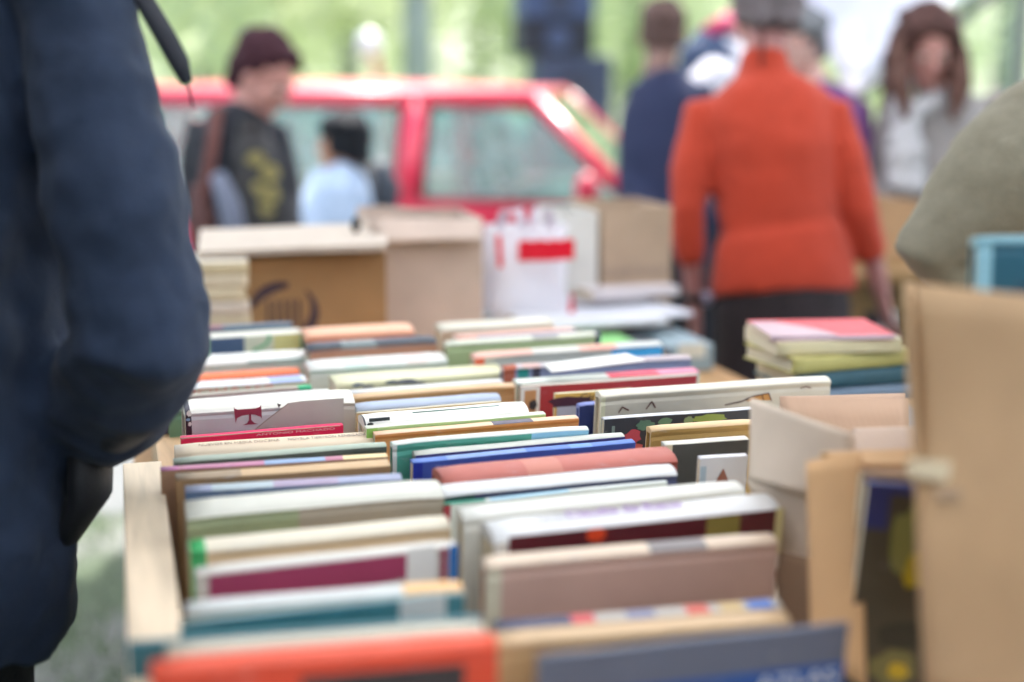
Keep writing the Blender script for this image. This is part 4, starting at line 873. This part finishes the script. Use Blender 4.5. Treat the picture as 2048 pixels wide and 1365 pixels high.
# person in the grey cardigan with long hair
D = 4.7
t, j = figure('person with long brown hair, grey cardigan and white scarf looking down', D, (1868, 185), (1853, 92, -.06), (-.25, -1), (1900, 560), [(1795, 215), (1975, 195, .02)], [(1770, 380, -.03), (2010, 370)], [(1800, 480, -.2), (1960, 480, -.2)],
    [((1895, 600), .21, .14), ((1890, 480), .2, .14), ((1885, 350), .20, .135), ((1880, 260), .195, .12), ((1872, 205), .13, .09), ((1868, 180), .065, .06)],
    top='#8f8a88', topkind='knit', trousers='#3a3a44', skin='#c48f86', hair='#4f3733', hairstyle='long', topname='cardigan', bare=0, hpitch=24, s=1.02, sleeve=(.075, .062, .05))
bm = bmesh.new(); tube(bm, [pt(1808, 60, D - .06), pt(1797, 120, D - .12), pt(1800, 175, D - .17), pt(1815, 235, D - .20)], [.03, .035, .035, .012], 10); tube(bm, [pt(1905, 60, D - .02), pt(1918, 120, D - .08), pt(1920, 175, D - .13), pt(1908, 240, D - .17)], [.03, .038, .038, .012], 10)
fuse('loose_hair', bm, mat('#5a4038', 'hair'), t, .008, 2, .02, .03, world=True)
bm = bmesh.new(); n_ = j['N']
for a_, b_, c_ in ((-.10, -.09, -.02), (-.05, -.12, -.25), (-.09, -.12, -.42)): pass
q = lambda x, y, o: pt(x, y, D + o)
tube(bm, [q(1905, 165, .03), q(1870, 205, -.08), q(1825, 225, -.12), q(1800, 280, -.15), q(1795, 370, -.15)], [.02, .03, .035, .04, .04], 12)
tube(bm, [q(1825, 150, .03), q(1800, 190, -.06), q(1800, 230, -.12), q(1830, 300, -.15), q(1830, 380, -.14)], [.03, .035, .04, .035, .03], 12)
fuse('scarf', bm, mat('#b4b3b6', 'cloth'), t, .01, 3, .035, .06, world=True)

# dark-haired person in black jacket and printed shirt
D = 4.55
t, j = figure('person with short dark plum hair in a black jacket and black shirt with gold print', D, (498, 222), (528, 150, -.04), (.32, -1), (520, 560), [(405, 250, -.02), (545, 262, .02)], [(385, 400), (572, 400)], [(440, 520, -.15), (560, 520, -.15)],
    [((515, 600), .175, .13), ((508, 470), .165, .125), ((490, 360), .165, .125), ((482, 280), .16, .115), ((490, 238), .12, .09), ((498, 212), .066, .062)],
    top='#1d2029', topkind='cloth', trousers='#15171c', skin='#c9938a', hair='#3c2029', hairstyle='crop', topname='jacket', bare=0, hpitch=34, hfwd=(1, -.75), s=1.03, sleeve=(.062, .055, .048))
bm = bmesh.new(); tube(bm, [q(535, 560, -.150), q(530, 430, -.150), q(515, 320, -.140), q(502, 240, -.085)], [(.085, .02), (.088, .02), (.08, .02), (.04, .02)], 16, side=j['side'], round_ends=False); D = 4.55
obj('shirt', bm, mat('#0d0e11', 'cloth'), t, True, world=True)
bm = bmesh.new(); fy = -.19
def blobq(bm, x, y, rx, ry, dd, hole=None):
    c = pt(x, y, D + dd); vs = [bm.verts.new(c + RT * rx * math.cos(-a) * (1 + .12 * math.sin(3 * a)) + Vector((0, 0, ry * math.sin(-a)))) for a in [k * math.tau / 20 for k in range(20)]]; bm.faces.new(vs)
for (x, y, rx, ry) in ((512, 318, .030, .022), (540, 345, .030, .028), (515, 385, .028, .034), (545, 388, .022, .03), (530, 420, .03, .018), (505, 445, .025, .012)): blobq(bm, x, y, rx, ry, -.178)
obj('gold_print', bm, mat('#8f8450', 'cloth'), t, world=True)
# shoulder bag of that person
bg_ = thing('shoulder_bag', 'russet brown shoulder bag with a wide strap over the black jacket', 'bag', pt(420, 430, D))
bm = bmesh.new(); tube(bm, [q(455, 205, .02), q(432, 225, -.12), q(425, 290, -.16), q(412, 360, -.17), q(405, 420, -.17)], [(.020, .006)] * 5, 10, side=RT); obj('strap', bm, mat('#5a2a22', 'cover', .6), bg_, True, world=True)
bm = bmesh.new(); tube(bm, [q(398, 380, -.15), q(402, 430, -.16), q(412, 500, -.16)], [(.03, .03), (.045, .04), (.05, .04)], 14, side=RT); obj('pouch', bm, mat('#4a2420', 'cover', .6), bg_, True, world=True)
bm = bmesh.new(); tube(bm, [q(435, 350, -.2), q(455, 400, -.2), q(470, 470, -.19)], [(.025, .012), (.035, .015), (.045, .015)], 12, side=RT)
o = obj('grey_scarf', bm, mat('#6d7488', 'cloth'), t, True, world=True)

# child in the light blue shirt with backpack in front of the car
D = 5.05
t, j = figure('small dark-haired person in a pale blue shirt seen from behind in front of the car', D, (702, 328), (684, 288), (-.75, .6), (690, 640), [(720, 362, .03), (650, 360, -.02)], [(735, 450, .05), (620, 440, -.1)], [(700, 510, -.05), (620, 500, -.15)],
    [((690, 650), .15, .11), ((690, 560), .145, .115), ((688, 450), .15, .12), ((690, 385), .14, .11), ((696, 350), .09, .075), ((702, 330), .05, .05)],
    top='#b5cbe6', topkind='cloth', trousers='#3a4050', skin='#c08a6c', hair='#1f2228', s=.88, sleeve=(.062, .055, .045), topname='shirt', bare=.03)
bp = thing('backpack', 'small dark backpack worn over the pale blue shirt', 'backpack', pt(735, 420, D))
bm = bmesh.new(); tube(bm, [q(756, 335, .04), q(768, 375, .06), q(762, 425, .06)], [(.045, .05), (.06, .06), (.055, .05)], 14, side=RT); obj('pack', bm, mat('#3c4450', 'cloth'), bp, True, world=True)
bm = bmesh.new(); tube(bm, [q(715, 330, -.06), q(738, 348, -.13), q(752, 400, -.14), q(755, 450, -.08)], [(.014, .005)] * 4, 8, side=RT); obj('strap', bm, mat('#2a3038', 'cloth'), bp, True, world=True)

# navy jacket, seen from behind, between car and sweater
D = 5.1
figure('person with short greying hair in a dark navy jacket standing behind the bent one', D, (1318, 140), (1325, 70, .02), (.3, 1), (1325, 560), [(1395, 178), (1288, 178)], [(1400, 330), (1280, 320)], [(1390, 450, -.1), (1285, 440, -.1)],
    [((1325, 560), .17, .125), ((1325, 420), .165, .12), ((1328, 300), .17, .125), ((1330, 215), .16, .11), ((1325, 165), .11, .08), ((1320, 140), .06, .058)],
    top='#232c4c', topkind='cloth', trousers='#20242e', skin='#8a6a60', hair='#5d4a46', hairstyle='thin', s=1.04, sleeve=(.07, .06, .05), topname='jacket', bare=0, hpitch=12)
# blue vest with white sleeves, bending to the right
D = 5.35
t, j = figure('person in a blue padded vest with white sleeves bending behind the orange sweater', D, (1455, 75), (1500, 60, .15), (.9, .35), (1400, 520), [(1425, 150, -.15), (1460, 120, .18)], [(1375, 215, -.2), (1500, 260, .2)], [(1400, 330, -.2), (1540, 340, .2)],
    [((1440, 520), .16, .13), ((1436, 400), .155, .13), ((1430, 290), .155, .13), ((1428, 170), .15, .13), ((1438, 100), .12, .1), ((1455, 72), .065, .065)],
    top='#d7d8e2', topkind='cloth', trousers='#2a2e3a', skin='#b98a80', hair='#5a4a4a', s=1.0, sleeve=(.075, .065, .05), topname='shirt', bare=0, hpitch=45)
bm = bmesh.new(); tube(bm, [q(1440, 480, 0), q(1436, 380, 0), q(1430, 290, 0), q(1422, 190, .0), q(1425, 110, 0), q(1445, 70, 0)], [(.165, .135), (.16, .135), (.16, .135), (.15, .14), (.13, .12), (.08, .08)], 22, side=j['side'], round_ends=False)
fuse('vest', bm, mat('#2c4468', 'cloth'), t, .012, 3, .02, .06, world=True)
bm = bmesh.new(); tube(bm, [q(1440, 70, -.02), q(1425, 45, -.02)], [(.085, .08), (.07, .065)], 16, side=j['side'], round_ends=False); obj('collar', bm, mat('#c63a68', 'cloth'), t, True, world=True)
# face half hidden behind the orange sweater
D = 4.7
figure('grey-haired person with a purple sleeve, mostly hidden behind the orange sweater', D, (1625, 165), (1600, 95), (-.6, -.9), (1660, 600), [(1565, 215, .05), (1712, 215, .0)], [(1580, 400), (1722, 380)], [(1600, 480, -.1), (1700, 480, -.1)],
    [((1650, 600), .17, .12), ((1645, 460), .165, .12), ((1640, 320), .165, .12), ((1638, 240), .155, .11), ((1630, 190), .11, .08), ((1626, 168), .06, .058)],
    top='#6b3f78', topkind='cloth', trousers='#2c2c36', skin='#c79c92', hair='#6f7276', s=.98, topname='jacket', bare=0, hpitch=15)

# large navy-clad person at the left-hand edge
D = 1.46
t, j = figure('big person in a dark navy fleece jacket with one elbow bent beside the wooden tray', D, (-310, -190, .05), (-330, -420, .1), (-.35, .95), (-300, 1180, .08), [(150, -30, 0), (-760, -30, .25)], [(288, 690, -.03), (-900, 640, .3)], [(150, 872, .16), (-700, 860, .35)],
    [((-290, 1290, .08), .235, .16), ((-290, 1150, .06), .238, .165), ((-300, 900, .05), .235, .165), ((-305, 600, .04), .245, .17), ((-305, 250, .03), .26, .17), ((-300, 30, .02), .25, .15), ((-300, -90, .03), .17, .11), ((-305, -170, .05), .085, .08)],
    top='#1c2b42', topkind='cloth', trousers='#0f1014', skin='#b08878', hair='#3a2e2a', s=1.1, sleeve=(.074, .074, .042), topname='jacket', bare=0, folds=.034, voxel=.008, collar=.4, hands=(0, 0))
bm = bmesh.new(); tube(bm, [pt(268, 800, 1.48), pt(215, 858, 1.55), pt(150, 870, 1.62)], [.040, .038, .036], 18); fuse('cuff', bm, mat('#171d29', 'cloth'), t, .006, 3, .006, .05, world=True)
bg_ = thing('shoulder_bag', 'black shoulder bag hanging at the hip of the navy jacket', 'bag', pt(150, 980, 1.6))
bm = bmesh.new(); tube(bm, [pt(165, 850, 1.60), pt(182, 900, 1.58), pt(180, 985, 1.58), pt(135, 1070, 1.6)], [(.016, .04), (.022, .05), (.022, .05), (.014, .04)], 14, side=RT); obj('pouch', bm, mat('#0d0d12', 'cloth'), bg_, True, world=True)
bm = bmesh.new(); tube(bm, [pt(120, -330, 1.50), pt(235, -120, 1.46), pt(288, 0, 1.44), pt(330, 72, 1.43), pt(360, 128, 1.43), pt(374, 165, 1.43)], [(.011, .003), (.011, .003), (.010, .003), (.0105, .003), (.010, .003), (.006, .002)], 8, side=RT); 
tube(bm, [pt(374, 165, 1.43), pt(380, 190, 1.43), pt(386, 215, 1.43)], [.0018, .0015, .001], 6); obj('strap', bm, mat('#121724', 'cloth'), bg_, True, world=True)

# ================================================================== BEHIND THE STALL
def car(label, name, cx, cy, rz, paint, L=3.9, tint='#d6ece8', roofh=1.33, belt=.86, front=1, interior='#2a3436', sedan=False):
    t = thing(name, label, 'car', (cx, cy, 0), None, rz); m = mat(paint, 'paint'); hw = .80
    # side outline of the lower body (x, z); front at +x
    x0, x1 = -L / 2, L / 2
    wx = (x0 + .72, x1 - .78); wr = .31
    prof = [(x0 + .02, .30)]
    for c in wx:
        prof += [(c - wr - .03, .22)] + [(c - (wr + .02) * math.cos(math.pi * k / 10), .28 + (wr + .02) * math.sin(math.pi * k / 10)) for k in range(11)] + [(c + wr + .03, .22)]
    prof += [(x1 - .03, .30), (x1, .48), (x1 - .04, .66), (x1 - .25, .76), (x1 - 1.02, belt)]
    prof += [(x0 + .30, belt + .03), (x0 + .06, belt - .04), (x0, .60)]
    bm = bmesh.new(); n = len(prof)
    rows = []
    for y, sc in ((-hw, .985), (-hw * .97, 1), (0, 1), (hw * .97, 1), (hw, .985)):
        rows.append([bm.verts.new((x * (1 if abs(y) < hw else .995), y if not (z > belt - .06) else y * .96, z)) for x, z in prof])
    for a, b in zip(rows, rows[1:]):
        for i in range(n): bm.faces.new((a[i], a[(i + 1) % n], b[(i + 1) % n], b[i]))
    bm.faces.new(list(reversed(rows[0]))); bm.faces.new(rows[-1]); bmesh.ops.triangulate(bm, faces=[f for f in bm.faces if len(f.verts) > 4]); bmesh.ops.recalc_face_normals(bm, faces=bm.faces)
    body = obj('body', bm, m, t, 'auto')
    # greenhouse nodes: belt and roof line
    B0, B1 = x0 + .16, x1 - 1.00; R0, R1 = x0 + .42, x1 - 1.44
    if sedan: B0, R0 = x0 + .55, x0 + 1.05
    yb, yr = hw * .95, hw * .74
    def side_pt(x, z, s):      # a point on the tumblehome side
        k = (z - belt) / (roofh - .05 - belt); return Vector((x, s * (yb + (yr - yb) * k), z))
    zr = roofh - .05
    def beam(bm, p, q, w_, th=.03):
        tube(bm, [p, p.lerp(q, .5), q], [(w_, th)] * 3, 8, side=(1, 0, 0), round_ends=False)
    bm = bmesh.new()           # roof
    rings = []
    for i in range(9):
        u = i / 8; x = R0 - .04 + (R1 - R0 + .08) * u; zc = zr + .045 * math.sin(math.pi * (.12 + .8 * u)); r = []
        for k in range(13):
            v = k / 12 * 2 - 1; r.append(Vector((x, v * (yr + .02), zc + .03 * (1 - v * v) - (.03 if abs(v) == 1 else 0))))
        r += [p - Vector((0, 0, .03)) for p in reversed(r)]; rings.append(r)
    loft(bm, rings); bmesh.ops.recalc_face_normals(bm, faces=bm.faces); obj('roof', bm, m, t, True)
    xm = B1 - .97 if not sedan else (B0 + B1) / 2
    for s_ in (-1, 1):
        bm = bmesh.new(); beam(bm, side_pt(B1, belt, s_), side_pt(R1, zr, s_), .035); obj('front_pillar', bm, m, t, True)
        bm = bmesh.new(); beam(bm, side_pt(xm, belt, s_), side_pt(xm + .02, zr, s_), .065); obj('middle_pillar', bm, m, t, True)
        bm = bmesh.new(); beam(bm, side_pt(B0 + .02, belt, s_), side_pt(R0 + .02, zr, s_), .09); obj('rear_pillar', bm, m, t, True)
        bm = bmesh.new(); beam(bm, side_pt(R0, zr - .005, s_), side_pt(R1, zr - .005, s_), .03); tube(bm, [side_pt(R0, zr + .01, s_), side_pt(R1, zr + .01, s_)], [(.03, .03)] * 2, 8, round_ends=False); obj('roof_rail', bm, m, t, True)
        for nm, a, b, c, d in (('side_window', B0 + .1, xm - .06, xm - .05, R0 + .1), ('side_window', xm + .07, B1 - .04, R1 + .0, xm + .08)):
            bm = bmesh.new(); o_ = Vector((0, -s_ * .012, 0)); P4 = [side_pt(a, belt, s_) + o_, side_pt(b, belt, s_) + o_, side_pt(c, zr, s_) + o_, side_pt(d, zr, s_) + o_]
            slab(bm, *(P4 if s_ < 0 else P4[::-1]), .004, n=1); bmesh.ops.recalc_face_normals(bm, faces=bm.faces); wnd = obj(nm, bm, mat(tint, 'glass'), t)
            bm = bmesh.new()
            for p, q in zip(P4, P4[1:] + P4[:1]): tube(bm, [p - o_ * 1.3, q - o_ * 1.3], [.009, .009], 6, round_ends=False)
            obj('rubber_seal', bm, mat('#1c1e20', 'cover', .7), wnd)
        bm = bmesh.new(); tube(bm, [side_pt(B1 - .18, belt + .06, s_) + Vector((0, s_ * .07, 0)), side_pt(B1 - .18, belt + .06, s_) + Vector((0, s_ * .2, 0))], [(.04, .055), (.05, .07)], 12, side=(1, 0, 0)); obj('wing_mirror', bm, m, t, True)
        for dx in (xm - .2, B1 - 1.0):
            bm = bmesh.new(); box(bm, dx - .07, dx + .07, s_ * hw - .012 * (s_ < 0) - 0, s_ * hw + .022 * (s_ > 0) + .012 * (s_ < 0) - (.022 if s_ < 0 else 0), .70, .725, bev=.004); obj('door_handle', bm, mat('#1a1a1c', 'cover', .5), t)
        bm = bmesh.new(); box(bm, x0 + .95, x1 - 1.1, min(s_ * hw, s_ * (hw + .015)), max(s_ * hw, s_ * (hw + .015)), .48, .54, bev=.003); obj('trim_strip', bm, mat('#2a2a2c', 'cover', .7), t)
        for c in wx:
            bm = bmesh.new(); tube(bm, [(c, s_ * (hw - .19), .29), (c, s_ * (hw - .005), .29)], [.29, .29], 28, side=(1, 0, 0), round_ends=False); wh = obj('wheel', bm, mat('#17181a', 'cover', .8), t, 'auto')
            bm = bmesh.new(); tube(bm, [(c, s_ * (hw - .03), .29), (c, s_ * (hw + .002), .29)], [.185, .175], 24, side=(1, 0, 0), round_ends=False); obj('rim', bm, mat('#b8bcc0', 'paint'), wh, 'auto')
        bm = bmesh.new(); ball(bm, (x1 - .10, s_ * .58, .62), (.08, .14, .07), 2); obj('headlight', bm, mat('#dfe6ea', 'paint'), t, True)
        bm = bmesh.new(); ball(bm, (x0 + .05, s_ * .66, .70), (.05, .08, .09), 2); obj('tail_light', bm, mat('#a01818', 'paint'), t, True)
    bm = bmesh.new(); slab(bm, (B0 + .05, -yb * .93, belt + .006), (B1 - .02, -yb * .93, belt + .006), (B1 - .02, yb * .93, belt + .006), (B0 + .05, yb * .93, belt + .006), .004, n=4); obj('cabin_lining', bm, mat('#22282a', 'cloth'), t)
    for nm, xb_, xt_ in (('windscreen', B1 + .03, R1 + .03), ('rear_window', B0 - .02, R0 - .02)):
        bm = bmesh.new(); P4 = [Vector((xb_, -yb * .95, belt)), Vector((xb_, yb * .95, belt)), Vector((xt_, yr * .95, zr)), Vector((xt_, -yr * .95, zr))]
        slab(bm, *P4, .004, n=1); bmesh.ops.recalc_face_normals(bm, faces=bm.faces); obj(nm, bm, mat(tint, 'glass'), t)
    for sx in (xm - .75, xm + .35):
        for sy in (-.36, .36):
            bm = bmesh.new(); tube(bm, [(sx, sy, .62), (sx - .10, sy, .98)], [(.05, .2), (.04, .19)], 12, side=(1, 0, 0)); tube(bm, [(sx - .10, sy, 1.05), (sx - .11, sy, 1.14)], [(.035, .11)] * 2, 10, side=(1, 0, 0)); obj('seat', bm, mat(interior, 'cloth'), t, True)
    bm = bmesh.new(); tube(bm, [(x1, -.6, .38), (x1 + .03, 0, .38), (x1, .6, .38)], [.07] * 3, 10); obj('bumper', bm, mat('#3a3a3c', 'cover', .6), t, True)
    bm = bmesh.new(); tube(bm, [(x0 + .01, -.6, .40), (x0 - .02, 0, .40), (x0 + .01, .6, .40)], [.07] * 3, 10); obj('bumper', bm, mat('#3a3a3c', 'cover', .6), t, True)
    return t
c = pt(1268, 385, 5.9)            # foot of the front pillar on this side
L = 3.9
off = Matrix.Rotation(R(-24), 3, 'Z') @ Vector((L / 2 - 1.0, -.76, 0))
car('red hatchback parked side-on behind the cartons', 'parked_car', c.x - off.x, c.y - off.y, R(-24), '#dc2448', L)
c = pt(1000, 300, 10.6)
car('white saloon added behind the red hatchback to imitate reflections in its windows', 'parked_car', c.x - .8, c.y + .9, R(4), '#e8eaec', 4.2, sedan=True, roofh=1.30, belt=.86)  # added car, its white imitates bright reflections in the near windows
# speaker tower
o = pt(1105, 200, 10.5); t = thing('loudspeaker_stack', 'tall dark blue-grey stack of loudspeaker cabinets beyond the red car', 'loudspeaker', (o.x, o.y, 0), rotz=R(-8))
zz = 0
for i, (w_, h_, dx, col) in enumerate(((.56, .62, .12, '#3d4452'), (.56, .50, .12, '#424a5a'), (.54, .40, .12, '#48546a'), (.52, .26, -.01, '#30363f'), (.52, .30, .0, '#4c5f80'), (.52, .5, -.01, '#383f4c'), (.5, .4, 0, '#3d4452'))):
    bm = bmesh.new(); box(bm, dx - w_ / 2, dx + w_ / 2, -.3, .3, zz, zz + h_ - .004, bev=.012); cb = obj('cabinet', bm, mat(col, 'cloth', .7), t)
    bm = bmesh.new(); tube(bm, [(dx, -.301, zz + h_ * .45), (dx, -.32, zz + h_ * .45)], [h_ * .33, h_ * .30], 24, side=(1, 0, 0), round_ends=False); obj('speaker_cone', bm, mat('#4e6080' if i == 3 else '#3f4858', 'cover'), cb, 'auto')
    zz += h_
# white canopy sail
t = thing('sail_canopy', 'big white canopy panel with a dark hem hanging behind the shoppers', 'canopy', pt(1720, 180, 7.4))
P = [pt(1700, 192, 7.4), pt(2060, -90, 8.2), pt(1750, -420, 8.6), pt(1520, -160, 8.0)]
bm = bmesh.new(); slab(bm, *P, .01, n=12, wob=.05, bend=.12); bmesh.ops.recalc_face_normals(bm, faces=bm.faces); obj('fabric', bm, mat('#f1f3fb', 'plastic_film'), t, True, world=True)
bm = bmesh.new(); tube(bm, [P[0] + Vector((0, -.05, -.01)), P[0].lerp(P[1], .5) + Vector((0, -.05, -.03)), P[1] + Vector((0, -.05, -.01))], [.035] * 3, 8, round_ends=False); obj('hem', bm, mat('#23303a', 'cloth'), t, world=True)
bm = bmesh.new(); tube(bm, [(P[1].x, P[1].y, 0), (P[1].x, P[1].y, P[1].z + 1.2)], [.03, .03], 10); obj('pole', bm, mat('#6a6f70', 'paint'), t, world=True)
bm = bmesh.new(); q0 = P[2]; tube(bm, [(q0.x, q0.y, 0), q0], [.03, .03], 10); obj('pole', bm, mat('#6a6f70', 'paint'), t, world=True)
# added white globe on an orange post, stands in for a blurred highlight
o = pt(738, 88, 9.5); t = thing('globe_lamp', 'round white globe standing in for a blurred highlight, on a short orange post', 'lamp', (o.x, o.y, 0))
bm = bmesh.new(); ball(bm, (0, 0, o.z), .085, 3); obj('globe', bm, mat('#ffffff', 'paint'), t, True)
bm = bmesh.new(); tube(bm, [(.12, 0, 0), (.12, 0, o.z - .45), (.03, 0, o.z - .085)], [.04, .04, .035], 10); obj('post', bm, mat('#d98a6a', 'paint'), t, True)
# added translucent sheet over the stall, unseen: shades and softens the light
t = thing('awning', 'unseen white translucent cover added over the book tables to soften the light', 'awning', (.8, 1.3, 0))
bm = bmesh.new(); H_ = 2.75
slab(bm, (-4.2, -1.9, H_ - .25), (5.2, -1.9, H_ - .25), (5.2, 5.6, H_ + .15), (-4.2, 5.6, H_ + .15), .006, n=16, wob=.05); bmesh.ops.recalc_face_normals(bm, faces=bm.faces); obj('fabric', bm, mat('#f4f6f8', 'awning_cloth'), t, True, world=True)
for x, y in ((-4.1, -1.8), (5.1, -1.8), (5.1, 5.5), (-4.1, 5.5)):
    bm = bmesh.new(); tube(bm, [(x, y, 0), (x, y, H_ - .2 if y < 0 else H_ + .1)], [.025, .025], 10, round_ends=False); obj('pole', bm, mat('#9a9da0', 'paint'), t, world=True)
bm = bmesh.new(); slab(bm, (-1.15, 2.3, .05), (-1.15, -.85, .05), (-1.15, -.85, H_ - .25), (-1.15, 2.3, H_ - .12), .006, n=10, wob=.06); bmesh.ops.recalc_face_normals(bm, faces=bm.faces); obj('added_curtain', bm, mat('#2c3a34', 'cloth'), t, True, world=True)  # unseen curtain added to darken the navy jacket
bm = bmesh.new(); slab(bm, (-1.14, -.86, .05), (-.14, -.86, .05), (-.14, -.86, H_ - .25), (-1.14, -.86, H_ - .25), .006, n=10, wob=.05); bmesh.ops.recalc_face_normals(bm, faces=bm.faces); obj('added_curtain', bm, mat('#2c3a34', 'cloth'), t, True, world=True)  # second added curtain, cuts the light from behind the camera
